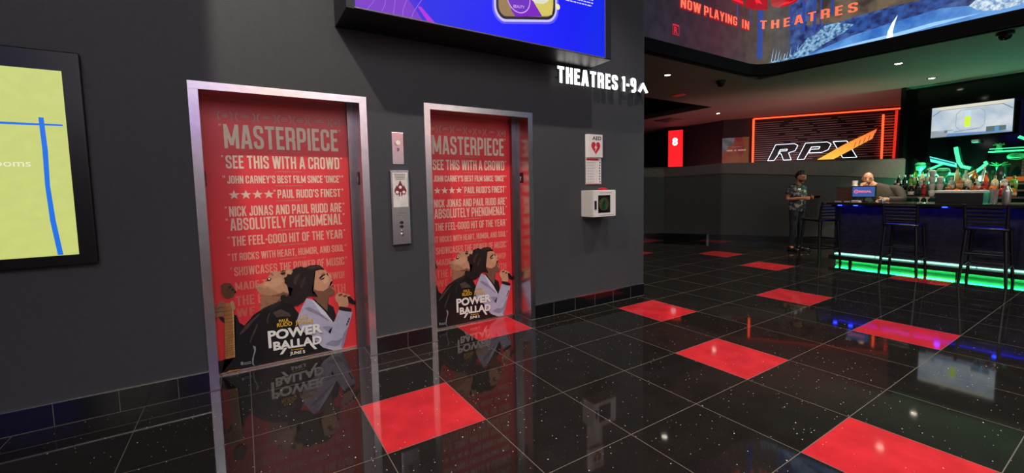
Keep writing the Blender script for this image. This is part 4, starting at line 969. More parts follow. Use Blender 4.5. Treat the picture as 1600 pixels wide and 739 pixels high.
tubep([dpt(LR-.24,2.02,.10),dpt(LR-.22,3.30,.10)], .030, 'neon_tube', M('neon_deep',(225,44,28),.4,emit=1.0))
slat_m = M('slat_grey',(150,128,124),.35,.3)
k = 0
z = 2.10
while z < 3.24:
    t0 = .06; 
    while t0 < LR-.3:
        t1 = min(LR-.28, t0+random.uniform(.5,1.5)); MB().prism([dpt(t0,z,.022),dpt(t1,z,.022),dpt(t1,z+.020,.022),dpt(t0,z+.020,.022)], dpt(0,0,.035)-dpt(0,0,0)).build('slat', slat_m, rs); t0 = t1+random.uniform(.05,.25)
    z += .062
for k in range(15):
    z = 2.10+.075*k; MB().prism([dpt(LR-.50,z,.03),dpt(LR-.20,z,.03),dpt(LR-.20,z+.02,.03),dpt(LR-.50,z+.02,.03)], dpt(0,0,.03)-dpt(0,0,0)).build('slat', M('slat_neon_spill',(214,62,40),.4,emit=.6), rs)  # neon spill put into these slats as a glow of their own
wl = M('neon_white',(226,236,255),.4,emit=1.8)
def glyph(pts, nm='letter_outline', closed=True):
    P_ = [dpt(t, z_, .14) for t, z_ in pts]
    if closed: P_ = P_+[P_[0]]
    mb = MB()
    for a, b_ in zip(P_, P_[1:]): mb.tube([a, b_], .0085, 6)
    mb.build(nm, wl, rs)
    MB().poly([dpt(t, z_, .13) for t, z_ in pts]).build('letter_face', M('letter_black',(10,10,12),.3), rs)
def sl(t, z_): return (t+.42*(z_-2.08), z_)      # italic slant
def R2(base, w_, pts): return [sl(base+w_*a, 2.09+.46*b_) for a, b_ in pts]
glyph(R2(.39,.60,[(0,0),(.0,1),(.78,1),(.95,.88),(.95,.56),(.72,.45),(.98,0),(.66,0),(.42,.42),(.30,.42),(.30,.68),(.60,.68),(.60,.58),(.36,.58),(.27,0)]))
glyph(R2(1.12,.64,[(0,0),(0,1),(.80,1),(.98,.86),(.98,.52),(.80,.38),(.32,.38),(.32,.60),(.62,.60),(.62,.74),(.30,.74),(.27,0)]))
glyph(R2(1.76,.74,[(0,1),(.42,1),(1,0),(.58,0)]))
sw = [(1.60,2.06),(1.98,2.06),(2.83,2.58),(2.91,2.83),(2.2,2.45)]
def grad_mat():
    m = M('swoosh_amber',(250,150,60),.4,emit=1.1); nt = m.node_tree
    rp = [n for n in nt.nodes if n.type == 'VALTORGB'][0]; nz = [n for n in nt.nodes if n.type == 'TEX_NOISE'][0]
    sx = nt.nodes.new('ShaderNodeSeparateXYZ'); tc = [n for n in nt.nodes if n.type == 'TEX_COORD'][0]; nt.links.new(tc.outputs['Object'], sx.inputs[0])
    mr = nt.nodes.new('ShaderNodeMapRange'); mr.inputs['From Min'].default_value = 2.05; mr.inputs['From Max'].default_value = 2.85; nt.links.new(sx.outputs[2], mr.inputs['Value']); nt.links.new(mr.outputs[0], rp.inputs['Fac'])
    rp.color_ramp.elements[0].position = 0; rp.color_ramp.elements[1].position = 1; rp.color_ramp.elements[0].color = lin((255,196,70))+(1,); rp.color_ramp.elements[1].color = lin((240,96,60))+(1,)
    return m
MB().prism([dpt(t, z_, .15) for t, z_ in sw], dpt(0,0,.02)-dpt(0,0,0)).build('amber_blade', grad_mat(), rs)
mb = MB()
for k in range(5):
    t = 2.42+.10*k; z_ = 2.36+.055*k
    mb.poly([dpt(t,z_,.172),dpt(t+.012,z_,.172),dpt(t+.05,z_+.14,.172),dpt(t+.038,z_+.14,.172)])
mb.build('blade_lines', M('blade_dark',(150,60,30),.4), rs)

# guessed menu screens, added behind the viewer for steel reflections and extra light
for i, (x, colr) in enumerate(((-3.2,(236,226,214)),(-1.4,(150,110,214)),(.4,(240,150,70)),(2.2,(226,226,236)),(4.0,(214,60,70)),(5.8,(236,226,214)),(-5.0,(120,110,220)))):
    mu = MB().bevbox(x-.75,x+.75,-10.398,-10.33,3.0,4.4,.01).build('menu_screen', black_m)
    tag(mu, ('cream','violet','amber','pale','red','light','blue')[i]+' added menu screen high on the wall behind the viewer, number %s along' % ('one','two','three','four','five','six','seven')[i], 'screen')
    MB().box(x-.71,x+.71,-10.332,-10.326,3.04,4.36).build('display_panel', em('menu_%d' % i, colr, 2.6), mu)

# ================================================================== THE BAR
YB0, YB1 = -.16, -4.6
bar_top = M('bar_top_stone',(30,27,25),.18,nscale=40,namp=.3)
bar_front = M('bar_front_tile',(46,46,56),.16,nscale=14,namp=.3)
bar = MB().bevbox(7.92, 8.72, YB1, YB0, 1.030, 1.072, .008).build('bar_counter', bar_top)
tag(bar, 'long dark bar counter with blue-lit front and green light strip at its foot', 'bar')
MB().box(8.30, 8.40, YB1, YB0-.02, .175, 1.030).box(8.40, 8.70, YB0-.10, YB0-.02, .0, 1.030).build('front_panel', bar_front, bar)
mb = MB()
for k in range(13): mb.box(8.297, 8.301, YB1, YB0-.02, .22+.062*k, .223+.062*k)
mb.build('panel_grooves', M('groove_black',(8,8,10),.5), bar)
MB().box(8.30, 8.34, YB1, YB0-.06, .0, .175).build('toe_kick', M('kick_grey',(226,226,222),.5), bar)
MB().box(8.10, 8.30, YB1, YB0-.02, .112, .140).box(8.10, 8.112, YB1, YB0-.02, .072, .112).build('foot_ledge', black_m, bar)
mb = MB()
y_ = YB0-.3
while y_ > YB1: mb.box(8.20,8.24,y_-.02,y_+.02,.0,.112); y_ -= 1.3
each(mb, 'ledge_foot', black_m, bar)
gr_em = M('led_green',(60,255,150),.4,emit=3.0,namp=.01); gr2 = M('led_green_low',(30,255,110),.4,emit=22,namp=.01)
cy_em = M('led_cyan',(150,255,214),.4,emit=2.4,namp=.01)
mb = MB()
y_ = YB0-.04
while y_ > YB1: mb.box(8.286,8.299,max(YB1,y_-.56),y_,.143,.160); y_ -= .58
each(mb, 'led_strip', cy_em, bar)
MB().box(8.275, 8.298, YB1, YB0-.06, .082, .100).build('led_strip', gr2, bar)
bl_em = M('led_blue',(20,40,255),.4,emit=30,namp=.01)
MB().box(8.115, 8.125, YB1, YB0-.03, .996, 1.030).build('added_strip_lip', black_m, bar)  # added lip, hides the blue strip from the floor reflection
for yy in (-.34, -.56, -1.62, -2.20, -3.0): MB().lathe([(.03,0),(.028,-.012),(.001,-.014)], (8.04,yy,1.030), 14).build('puck_light', bl_em, bar)
MB().box(8.20, 8.215, YB1, YB0-.05, 1.018, 1.029).build('led_strip', M('led_blue_strip',(14,20,255),.4,emit=14,namp=.01), bar)

# ---- stools
wood_dark = M('stool_black',(9,9,10),.35,nscale=30)
def stool(label, x, y, rz):
    t = empty('bar_stool', (x, y, 0), rz); tag(t, label, 'stool', None)
    MB().bevbox(-.20,.20,-.21,.21,.735,.775,.014).build('seat', M('seat_black',(16,16,20),.25), t, True)
    for sx in (-1, 1):
        for sy in (-1, 1):
            top = (-.165 if sx < 0 else .165, sy*.175, .74); bot = (-.215 if sx < 0 else .205, sy*.215, 0)
            MB().tube([bot, top], [.017,.022], 8).build('leg', wood_dark, t)
    for sy in (-1, 1):
        b = MB().tube([(-.175,sy*.185,.74),(-.195,sy*.190,.92),(-.235,sy*.195,1.085)], [.021,.019,.017], 8)
        b.build('back_post', wood_dark, t)
    for k in range(5):
        z = .838+.052*k; xx = -.185-.035*(z-.8)/.28
        MB().bevbox(xx-.009,xx+.009,-.185,.185,z-.014,z+.014,.004,1).build('back_slat', wood_dark, t)
    for z, a in ((.26,.185),(.42,.172)):
        q = [(-a-.012,-a-.015,z),(a+.01,-a-.015,z),(a+.01,a+.015,z),(-a-.012,a+.015,z)]
        mb = MB()
        for i in range(4): mb.tube([q[i], q[(i+1) % 4]], .011, 8)
        mb.build('stretcher', wood_dark, t)
    return t
stool('black slat-back bar stool in front of the counter, below the tall empty glass', 7.86, -2.09, 0)
stool('black slat-back bar stool standing below the bottles on the bar, right of the logo screen', 7.85, -1.235, 0)
stool('black bar stool at the left end of the bar, beside the standing person', 8.12, -.03, 1.15)
stool('black bar stool at the right edge of the picture, mostly cut off', 7.86, -2.93, 0)

# ---- things on the bar top
ZT_ = 1.072
mn = empty('counter_monitor', (8.34, -.57, ZT_), .0); tag(mn, 'small counter screen showing a red and white cinema logo on blue', 'monitor')
MB().bevbox(-.02,.02,-.165,.165,.075,.27,.006).build('housing', black_m, mn)
MB().box(.0205,.023,-.145,.145,.095,.255).build('added_face_glow', em('operator_white',(255,236,216),9.0), mn)  # unseen glowing panel, added to light the bald man's face
MB().box(-.023,-.0205,-.152,.152,.090,.258).build('screen', em('monitor_blue',(62,92,158),1.0), mn)
MB().bevbox(-.07,.09,-.09,.09,0,.014,.004).tube([(.01,0,.01),(.01,0,.09)], .018, 10).build('stand', black_m, mn)
fm = lambda x, y, n=0.0: Vector((-.0238-n, .065-x, .160+y))
logo = em('logo_pink',(255,110,140),1.1)
lettering('logo_lettering', 'REGAL', fm, .175, .034, logo, mn, bold=.05)
ring_mb(disc_pts(.102,.176,.032), disc_pts(.102,.176,.020), lambda a, z: (-.0238, a, z)).build('logo_ring', logo, mn)
MB().poly([(-.0239, .102+x, .176+z) for x, z in ((-.012,-.004),(0,.012),(.012,-.004),(.006,-.010),(0,.002),(-.006,-.010))]).build('logo_mark', logo, mn)
ca = empty('menu_holder', (8.30,-.30,ZT_)); tag(ca, 'black framed menu holder with brown slats, left of the counter screen', 'menu holder')
MB().box(-.02,.02,-.115,.105,.0,.015).box(-.015,.015,-.115,-.100,.015,.255).box(-.015,.015,.090,.105,.015,.255).box(-.015,.015,-.115,.105,.240,.255).build('frame', M('frame_grey',(60,58,54),.4), ca)
mb = MB()
for k in range(4): mb.box(-.010,.010,-.10,.09,.022+.055*k,.070+.055*k)
each(mb, 'slat', M('slat_brown',(84,44,34),.5), ca)
MB().box(-.035,-.021,-.10,.12,.0,.012).build('card_ledge', M('ledge_white',(210,204,190),.4), ca)

ceramic = M('cup_ceramic',(226,216,196),.35)
def lathe_thing(name, prof, loc, mat, label, cat, group=None, n=20):
    o = MB().lathe(prof, n=n).build(name, mat, None, True, loc); return tag(o, label, cat, group)
CUP = [(.024,0),(.034,.004),(.040,.05),(.043,.082),(.040,.082),(.036,.05),(.028,.008),(.001,.006)]
pr = MB().bevbox(-.075,.075,-.085,.085,0,.205,.008).build('receipt_printer', black_m); pr.location = (8.60,-.35,ZT_); tag(pr, 'black receipt printer behind the counter screen, carrying two cream cups', 'printer')
MB().box(-.06,.02,-.06,.06,.205,.209).build('paper_slot', M('slot_grey',(70,70,70),.5), pr)
for k, z in enumerate((0, .072)): lathe_thing('paper_cup', [(r*1.05, h) for r, h in CUP], (8.60,-.35,ZT_+.209+z), ceramic, ('lower','upper')[k]+' cream cup of the pair stacked above the counter screen', 'cup', 'cups above the counter screen')
lathe_thing('napkin_bowl', [(.03,0),(.05,.012),(.062,.042),(.058,.044),(.04,.016),(.001,.012)], (8.38,-.80,ZT_), ceramic, 'small white bowl on the bar, just right of the counter screen', 'bowl')
lathe_thing('salt_shaker', [(.018,0),(.020,.01),(.017,.05),(.012,.062),(.014,.075),(.001,.082)], (8.2,-.86,ZT_), M('shaker_steel',(190,186,176),.3,.8), 'little shiny salt shaker standing at the front of the bar, near the bald man', 'shaker')
nb = MB()
for k in range(4): nb.bevbox(-.055,.055,-.055+.006*k,.055,.008*k,.008*k+.006,.002,1)
nb = nb.build('napkin_stack', M('napkin_white',(216,206,186),.7)); nb.location = (8.16,-.53,ZT_); tag(nb, 'stack of folded white napkins in front of the counter screen', 'napkins')
for k, (yy, s) in enumerate(((-1.30,.0),(-1.37,.3))):
    mb = MB().lathe([(.030,0),(.033,.004),(.006,.010),(.005,.045),(.012,.055),(.034,.085),(.030,.086),(.010,.058),(.001,.056)], n=16).build('cocktail_coupe', M('coupe_glass',(226,216,180),.15,spec=.6), None, True, (8.25+.04*k,yy,ZT_))
    tag(mb, ('left' if k == 0 else 'right')+' one of two short stemmed glasses on the bar, left of the black tray', 'glass', 'stemmed glasses on the bar')
tr = MB().bevbox(-.17,.17,-.245,.245,0,.150,.006).build('bar_caddy', black_m); tr.location = (8.40,-1.715,ZT_); tag(tr, 'long black bar caddy with a white top edge, in the middle of the counter', 'caddy')
MB().bevbox(-.178,.178,-.255,.255,.150,.184,.006).build('lid', M('lid_white',(206,206,196),.35), tr)
gl = M('bar_glass',(210,220,214),.05,trans=.85)
lathe_thing('pint_glass', [(.032,0),(.034,.01),(.046,.20),(.043,.20),(.031,.014),(.001,.012)], (8.22,-2.06,ZT_), gl, 'tall empty glass at the right end of the black caddy', 'glass')
lathe_thing('metal_shaker', [(.036,0),(.040,.01),(.046,.17),(.042,.19),(.026,.215),(.024,.245),(.001,.25)], (8.34,-2.16,ZT_), M('shaker_steel',(190,186,176)), 'steel cocktail shaker just right of the tall glass', 'shaker')
mt = MB().bevbox(-.16,.16,-.75,.75,0,.012,.004).build('bar_mat', M('mat_olive',(104,96,74),.6)); mt.location = (8.3,-2.95,ZT_); tag(mt, 'flat olive rubber mat lying on the bar at the right edge', 'mat')

# ---- back bar
struct(MB().box(11.9, 12.05, -10.4, -.10, 0, ZS).box(11.52,11.9,-.20,-.12,0,ZS).build('wall_bar', blackgloss_m))
bb_ = MB().bevbox(10.62, 11.55, -5.2, -.42, .90, .96, .006).build('back_bar', bar_top); tag(bb_, 'black back bar along the wall with stepped bottle shelves', 'back bar')
MB().box(10.66, 11.52, -5.15, -.44, .0, .90).build('carcass', black_m, bb_)
STEP = [(10.80,1.10),(11.00,1.22),(11.20,1.34)]
for x, z in STEP: MB().box(x-.095, x+.10, -3.2, -.18 if False else -.20, z-.03, z-.001).build('step_shelf', black_m, bb_)
for x, z in STEP: MB().box(x-.10, x-.094, -3.2, -.20, z-.03, z+.004).build('shelf_edge', M('edge_grey',(120,116,108),.3,.6), bb_)
MB().box(10.72, 11.30, -3.2, -3.15, .96, 1.34).build('shelf_end', black_m, bb_)
MB().box(10.72, 11.30, -.25, -.20, .96, 1.34).build('shelf_end', black_m, bb_)

cap_b = M('cap_black',(18,17,17),.4); cap_w = M('cap_cream',(216,206,184),.4); cap_r = M('cap_red',(150,30,30),.4); cap_g = M('cap_gold',(190,150,80),.3,.7)
lab_w = M('label_white',(206,196,176),.6); lab_r = M('label_red',(176,40,36),.6); lab_k = M('label_black',(30,28,28),.6); lab_t = M('label_tan',(190,160,110),.6); lab_g = M('label_olive',(110,140,60),.6)
B_COL = {'dark wine':M('glass_dark',(26,20,18),.1), 'green':M('glass_green',(86,150,44),.1,trans=.3), 'amber':M('glass_amber',(176,92,34),.1,trans=.2), 'clear':M('glass_clear',(196,204,196),.06,trans=.6), 'red':M('glass_red',(160,26,30),.1,trans=.2), 'orange':M('glass_orange',(224,110,40),.1,trans=.2), 'pale':M('glass_pale',(206,196,150),.1,trans=.2)}
SHAPES = {'tall':[(.034,0),(.037,.006),(.037,.185),(.030,.215),(.015,.250),(.0135,.305),(.001,.305)], 'round':[(.040,0),(.046,.008),(.048,.12),(.042,.16),(.018,.195),(.015,.245),(.001,.245)], 'square':[(.045,0),(.047,.006),(.047,.155),(.040,.175),(.016,.19),(.015,.235),(.001,.235)], 'squat':[(.050,0),(.058,.01),(.060,.09),(.045,.13),(.018,.15),(.017,.19),(.001,.19)]}
PROTO = {}
def bottle(kind, shape, cap, lab, x, y, z, label, group):
    key = (kind, shape, cap.name, lab.name)
    if key not in PROTO:
        p = SHAPES[shape]; n = 4 if False else 18
        o = MB().lathe(p, n=n).build('bottle', B_COL[kind], None, True)
        H = p[-1][1]; r = p[-2][0]
        MB().lathe([(r+.003,H-.035),(r+.004,H-.03),(r+.004,H+.008),(.001,H+.012)], n=14).build('cap', cap, o, True)
        rb = p[2][0]; zl = p[2][1]
        MB().lathe([(rb+.0008,zl*.28),(rb+.0012,zl*.29),(rb+.0012,zl*.80),(rb+.0008,zl*.81)], n=18).build('label', lab, o, True)
        PROTO[key] = o
    else: o = copy_tree(PROTO[key])
    o.location = (x, y, z); o.rotation_euler = (0,0,random.uniform(0,6))
    return tag(o, label, 'bottle', group)
def row(step, items, y0, dy, where, group):
    x, z = STEP[step]
    names = ['first','second','third','fourth','fifth','sixth','seventh','eighth','ninth','tenth','eleventh','twelfth','thirteenth']
    for i, (kind, shape, cap, lab) in enumerate(items):
        bottle(kind, shape, cap, lab, x+random.uniform(-.01,.01), y0-dy*i+0, z, '%s %s bottle, %s in %s' % (shape, kind, names[i], where), group)
D_, G_, A1, C1, R1, O1, P1 = 'dark wine','green','amber','clear','red','orange','pale'
row(0, [(D_,'tall',cap_w,lab_w),(D_,'tall',cap_w,lab_w)], -.29, .088, 'the front row by the bald person', 'bottles on the back bar')
row(0, [(D_,'round',cap_w,lab_w),(D_,'tall',cap_b,lab_k),(R1,'tall',cap_r,lab_r)], -.54, .095, 'the front row just left of the cream mugs', 'bottles on the back bar')
row(1, [(D_,'tall',cap_w,lab_w),(D_,'tall',cap_w,lab_k),(G_,'tall',cap_w,lab_g),(G_,'round',cap_g,lab_w),(C1,'square',cap_w,lab_w)], -.29, .092, 'the middle row left of the cream mugs', 'bottles on the back bar')
row(2, [(G_,'tall',cap_g,lab_w),(P1,'round',cap_g,lab_t),(C1,'tall',cap_w,lab_w)], -.50, .10, 'the top row left of the cream mugs', 'bottles on the back bar')
row(0, [(A1,'square',cap_w,lab_w),(O1,'squat',cap_g,lab_t),(D_,'square',cap_w,lab_w),(A1,'round',cap_b,lab_r),(R1,'square',cap_r,lab_w),(O1,'square',cap_w,lab_t),(R1,'squat',cap_r,lab_r),(A1,'squat',cap_b,lab_t)], -1.08, .112, 'the front row right of the cream mugs', 'bottles on the back bar')
row(1, [(C1,'round',cap_w,lab_w),(A1,'square',cap_g,lab_t),(P1,'square',cap_w,lab_w),(C1,'squat',cap_w,lab_w),(O1,'tall',cap_r,lab_r),(P1,'round',cap_g,lab_t),(C1,'square',cap_b,lab_w),(G_,'square',cap_g,lab_g)], -1.07, .112, 'the middle row right of the cream mugs', 'bottles on the back bar')
row(2, [(P1,'tall',cap_g,lab_t),(C1,'round',cap_w,lab_w),(A1,'round',cap_g,lab_k),(C1,'tall',cap_w,lab_w)], -1.10, .12, 'the top row right of the cream mugs', 'bottles on the back bar')
row(0, [(P1,'squat',cap_w,lab_w),(C1,'square',cap_w,lab_w),(P1,'square',cap_g,lab_t),(A1,'square',cap_b,lab_w)], -2.08, .112, 'the front row below the orange shelf', 'bottles on the back bar')
row(1, [(D_,'squat',cap_b,lab_k),(A1,'round',cap_g,lab_t),(A1,'square',cap_g,lab_k),(D_,'tall',cap_b,lab_w)], -2.05, .115, 'the middle row below the orange shelf', 'bottles on the back bar')
# white cups stacked among the bottles
SK = [(.026,0),(.036,.01),(.046,.05),(.052,.085),(.047,.118),(.028,.128),(.001,.126)]
for i, (yy, zz, st_) in enumerate(((-.845,1.10,0),(-.955,1.10,0),(-.845,1.228,0),(-.955,1.228,0),(-.845,1.356,0),(-.955,1.356,0),(-.845,1.484,0))):
    col_ = 'left' if yy > -.9 else 'right'; lev = ('bottom','second','third','top')[i//2]
    lathe_thing('ceramic_mug', [(r, z*.985) for r, z in SK], (10.80,yy,zz), ceramic, '%s cream mug of the %s stack among the back bar bottles' % (lev, col_), 'mug', 'cream mugs stacked on the back bar', 18)
# orange shelf and its dark bottle box
os_ = MB().bevbox(11.45,11.89,-3.0,-1.66,1.36,1.45,.006).build('wall_shelf', M('shelf_orange',(206,104,36),.4)); tag(os_, 'orange wall shelf right of the green lights, at the right edge', 'shelf')
MB().box(11.46,11.88,-2.99,-1.67,1.352,1.36).build('underside_trim', black_m, os_)
br = MB().bevbox(11.55,11.75,-2.05,-1.86,1.45,1.76,.01).build('wooden_crate', M('crate_grey',(96,84,74),.6)); tag(br, 'grey slatted crate standing on the orange shelf', 'crate')
mb = MB()
for k in range(5): mb.box(11.543,11.55,-2.05,-1.86,1.47+.06*k,1.50+.06*k)
each(mb, 'slat', M('crate_dark',(60,52,46),.6), br)
vs_ = lathe_thing('dark_vase', [(.05,0),(.06,.01),(.068,.12),(.06,.22),(.035,.28),(.03,.30),(.034,.32),(.001,.32)], (11.2,-1.66,1.34), M('vase_dark',(28,40,34),.2), 'dark vase in front of the spiky green plant on the back bar', 'vase')

# ---- TV above the bar
tv = MB().bevbox(11.615,11.70,-1.715,-.59,2.285,2.905,.008).build('television', M('tv_black',(14,14,16),.4)); tag(tv, 'wall television showing a pale room with a yellow-green tube, above the bottles', 'television')
def tvp(u, v, k=1): return (11.613-.0008*k, -.60-1.105*u, 2.293+.604*v)
def tq(nm, pts, mt, k): return MB().poly([tvp(u, v, k) for u, v in pts]).build(nm, mt, tv)
MB().box(11.613,11.616,-1.705,-.60,2.293,2.897).build('screen', noisy('tv_pale',(168,186,204),(206,214,218),2.5,1.05), tv)
tq('picture_ceiling', [(0,1),(.12,.9),(.88,.9),(1,1)], em('tv_cream',(222,220,200)), 1)
for i, pts in enumerate(([(0,.72),(.02,.72),(.14,.90),(.12,.90)],[(.86,.90),(.88,.90),(1,.72),(.98,.72)],[(.12,.885),(.88,.885),(.88,.90),(.12,.90)],[(.0,.2),(.3,.2),(.3,.215),(.0,.215)],[(.3,.12),(.62,.2),(.62,.215),(.3,.14)])): tq('picture_line', pts, em('tv_line',(120,132,140)), 2)
OC = [(.32,.30),(.38,.16),(.62,.16),(.68,.30),(.68,.72),(.62,.84),(.38,.84),(.32,.72)]
ring_mb(OC, [(.5+(u-.5)*.95, .5+(v-.5)*.95) for u, v in OC], lambda u, v: tvp(u, v, 2)).build('picture_ring', em('tv_faint',(158,174,188)), tv)
tq('picture_tube', rrect(.435,.505,.24,.80,.03,4), em('tv_tube',(196,222,244)), 3)
tq('picture_liquid', rrect(.435,.505,.27,.62,.03,4), em('tv_yellow',(206,236,60),1.1), 4)
tq('picture_floor', [(0,0),(.2,0),(1,.0),(1,.03),(.22,.10),(.2,.18),(0,.2)], em('tv_grey',(150,160,168)), 3)
tq('picture_floor', [(.2,0),(.5,0),(1,.02),(.9,.06),(.23,.1)], em('tv_blue',(104,140,190)), 4)
tq('picture_desk', [(.70,.05),(.93,.07),(.93,.22),(.70,.22)], em('tv_desk',(86,110,110)), 4)
tq('picture_desk', [(.80,.04),(.85,.045),(.85,.20),(.80,.20)], em('tv_cyan',(88,150,200)), 5)
tq('picture_robot', disc_pts(.20,.17,.022,.05,12), em('tv_robot',(110,116,124)), 5)
MB().box(11.70,11.9,-1.25,-1.05,2.5,2.7).build('wall_bracket', black_m, tv)
pj = MB().bevbox(11.70,11.86,-1.27,-1.17,2.14,2.20,.01); pj = pj.build('wall_sensor', M('sensor_white',(190,190,196),.4)); pj.rotation_euler = (0,0,0); tag(pj, 'small pale box fixed on the black wall just under the television', 'sensor')
MB().tube([(11.86,-1.22,2.17),(11.90,-1.22,2.17)], .015, 8).build('mount', black_m, pj)

# ---- green neon pieces on the bar wall
gneon = M('neon_green',(70,255,160),.4,emit=1.6,namp=.02); gneon2 = M('neon_teal',(90,236,214),.4,emit=1.2,namp=.02)
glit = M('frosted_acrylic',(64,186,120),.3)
def wallneon(name, pts, r, label, mt=gneon, cat='neon light', n=8):
    o = MB().tube([(11.82,y,z) for y, z in pts], r, n).build(name, mt); tag(o, label, cat)
    mb = MB()
    for y, z in (pts[0], pts[-1]): mb.tube([(11.82,y,z),(11.899,y,z)], .010, 6)
    each(mb, 'wall_bracket', black_m, o); return o
wallneon('neon_tube', [(-.29,1.52),(-.7,1.535),(-1.02,1.53)], .026, 'long level green neon tube just above the left bottles')
wallneon('neon_tube', [(-.54,1.64),(-.75,1.75)], .022, 'short green neon tube slanting up right, under the box light')
wallneon('neon_tube', [(-.935,2.08),(-.95,1.98),(-.99,1.78),(-1.04,1.68),(-1.16,1.64)], .032, 'bent green neon tube standing nearly upright, below the television')
wallneon('neon_tube', [(-1.23,1.56),(-1.31,1.64),(-1.375,1.72),(-1.35,1.76)], .028, 'hooked green neon tube left of the spiky plant')
bx = MB().prism([(11.69,-.58,1.915),(11.69,-.97,1.755),(11.69,-.98,1.665),(11.69,-.60,1.80)], (.08,0,0)).build('box_light', gneon2); tag(bx, 'tilted teal box light on the bar wall, below the left of the television', 'box light')
MB().tube([(11.75,-.78,1.79),(11.898,-.78,1.79)], .02, 8).build('wall_bracket', black_m, bx)
MB().prism([(11.688,-.585,1.895),(11.688,-.96,1.745),(11.688,-.965,1.72),(11.688,-.59,1.865)], (.004,0,0)).build('dark_band', M('band_teal',(20,90,110),.3), bx)
sh = MB().bevbox(11.62,11.9,-2.6,-1.42,1.925,1.945,.004).build('glass_shelf', glit); tag(sh, 'frosted glass shelf with a glowing green edge, at the upper right of the bar wall', 'shelf')
MB().box(11.612,11.62,-2.6,-1.42,1.922,1.948).build('lit_edge', gneon, sh)
MB().box(11.70,11.71,-2.6,-1.42,1.985,2.0).build('lit_edge', gneon, sh)
def plant(name, loc, label, n, L, stem, mt):
    t = empty(name, loc); tag(t, label, 'plant')
    MB().lathe([(.05,0),(.055,.01),(.04,.07),(.03,.12),(.001,.12)] if not stem else [(.05,0),(.04,.02),(.03,stem*.6),(.045,stem),(.001,stem)], n=14).build('pot', mt, t, True)
    base = stem or .10
    for k in range(n):
        a = 2*PI*k/n; el = .55+.35*(k % 2); d = Vector((math.cos(a)*math.cos(el), math.sin(a)*math.cos(el), math.sin(el)))
        s = d.cross(Vector((0,0,1))).normalized(); p0 = Vector((0,0,base)); up = s.cross(d)
        vs = []
        for f, w_ in ((0,.012),(.35,.026),(.7,.018),(1,.002)):
            c = p0+d*L*f-Vector((0,0,.25*L*f*f)); vs += [c+s*w_, c+up*.006, c-s*w_, c-up*.006]
        fs = [(i*4+j, i*4+(j+1) % 4, (i+1)*4+(j+1) % 4, (i+1)*4+j) for i in range(3) for j in range(4)]+[(3,2,1,0),(12,13,14,15)]
        MB().add(vs, fs).build('leaf', mt, t)
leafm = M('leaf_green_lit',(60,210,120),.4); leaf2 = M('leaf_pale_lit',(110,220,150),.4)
plant('spiky_plant', (11.55,-1.585,1.34), 'spiky green-lit plant with fanned leaves behind the dark vase', 11, .17, .30, leafm)
plant('spiky_plant', (11.785,-1.53,1.945), 'small green-lit plant standing on the glass shelf', 9, .10, 0, leaf2)
def goblet(loc, label, s=1.0):
    o = MB().lathe([(r*s, z*s) for r, z in ((.045,0),(.05,.01),(.03,.03),(.025,.09),(.045,.12),(.082,.165),(.092,.215),(.080,.262),(.05,.28),(.001,.282))], n=22).build('glass_ornament', glit, None, True, loc); tag(o, label, 'ornament')
    MB().lathe([(r*s, z*s) for r, z in ((.093,.20),(.096,.212),(.093,.225))], n=22).build('band', M('ornament_dark',(30,90,60),.3), o, True)
goblet((11.75,-.43,1.52), 'green-lit round glass ornament at the left end of the level neon tube')
goblet((11.40,-.80,1.475) if False else (11.22,-.90,1.34), 'round green-lit ornament behind the right stack of cream mugs', 1.12)
ld = empty('hanging_lantern', (11.7,-1.77,1.925)); tag(ld, 'oval green-lit lantern hanging under the glass shelf', 'lantern')
MB().sphere((0,0,-.095),(.09,.125,.065),20,12).build('globe', glit, ld, True)
MB().lathe([(.08,-.125),(.095,-.12),(.09,-.115)], n=20).build('lit_ring', gneon, ld)
MB().tube([(0,0,0),(0,0,-.03)], .012, 8).build('hanger', black_m, ld)
hs = MB().tube([(11.35,-1.17,1.42),(11.37,-1.22,1.50),(11.40,-1.30,1.58)], [.03,.035,.02], 10).build('bottle_ornament', M('ornament_gold',(150,130,70),.3)); tag(hs, 'leaning gold-brown ornament between the neon tubes on the top bottle step', 'ornament')
MB().sphere((11.345,-1.16,1.395),(.05,.05,.055),14,9).build('base', M('ornament_brown',(110,70,44),.4), hs, True)
wallneon('neon_tube', [(-1.76,2.20),(-1.86,2.14),(-2.1,2.12)], .026, 'green neon tube at the right edge, above the glass shelf')

# ================================================================== PEOPLE
def skin_bm(nodes, edges, root, sub=2):
    names = list(nodes); idx = {n: i for i, n in enumerate(names)}
    me = bpy.data.meshes.new('sk'); me.from_pydata([nodes[n][0] for n in names], [(idx[a], idx[b]) for a, b in edges], []); me.update()
    o = bpy.data.objects.new('sk', me); COL.objects.link(o)
    sk = o.modifiers.new('s', 'SKIN'); sk.use_smooth_shade = True
    for i, n in enumerate(names):
        d = me.skin_vertices[0].data[i]; r = nodes[n][1]; d.radius = r if isinstance(r, tuple) else (r, r); d.use_root = (n == root)
    sb = o.modifiers.new('u', 'SUBSURF'); sb.levels = sub; sb.render_levels = sub
    dg = bpy.context.evaluated_depsgraph_get(); dg.update()
    m2 = bpy.data.meshes.new_from_object(o.evaluated_get(dg))
    mb = MB().add([tuple(v.co) for v in m2.vertices], [tuple(p.vertices) for p in m2.polygons])
    bpy.data.objects.remove(o); bpy.data.meshes.remove(me); bpy.data.meshes.remove(m2); return mb
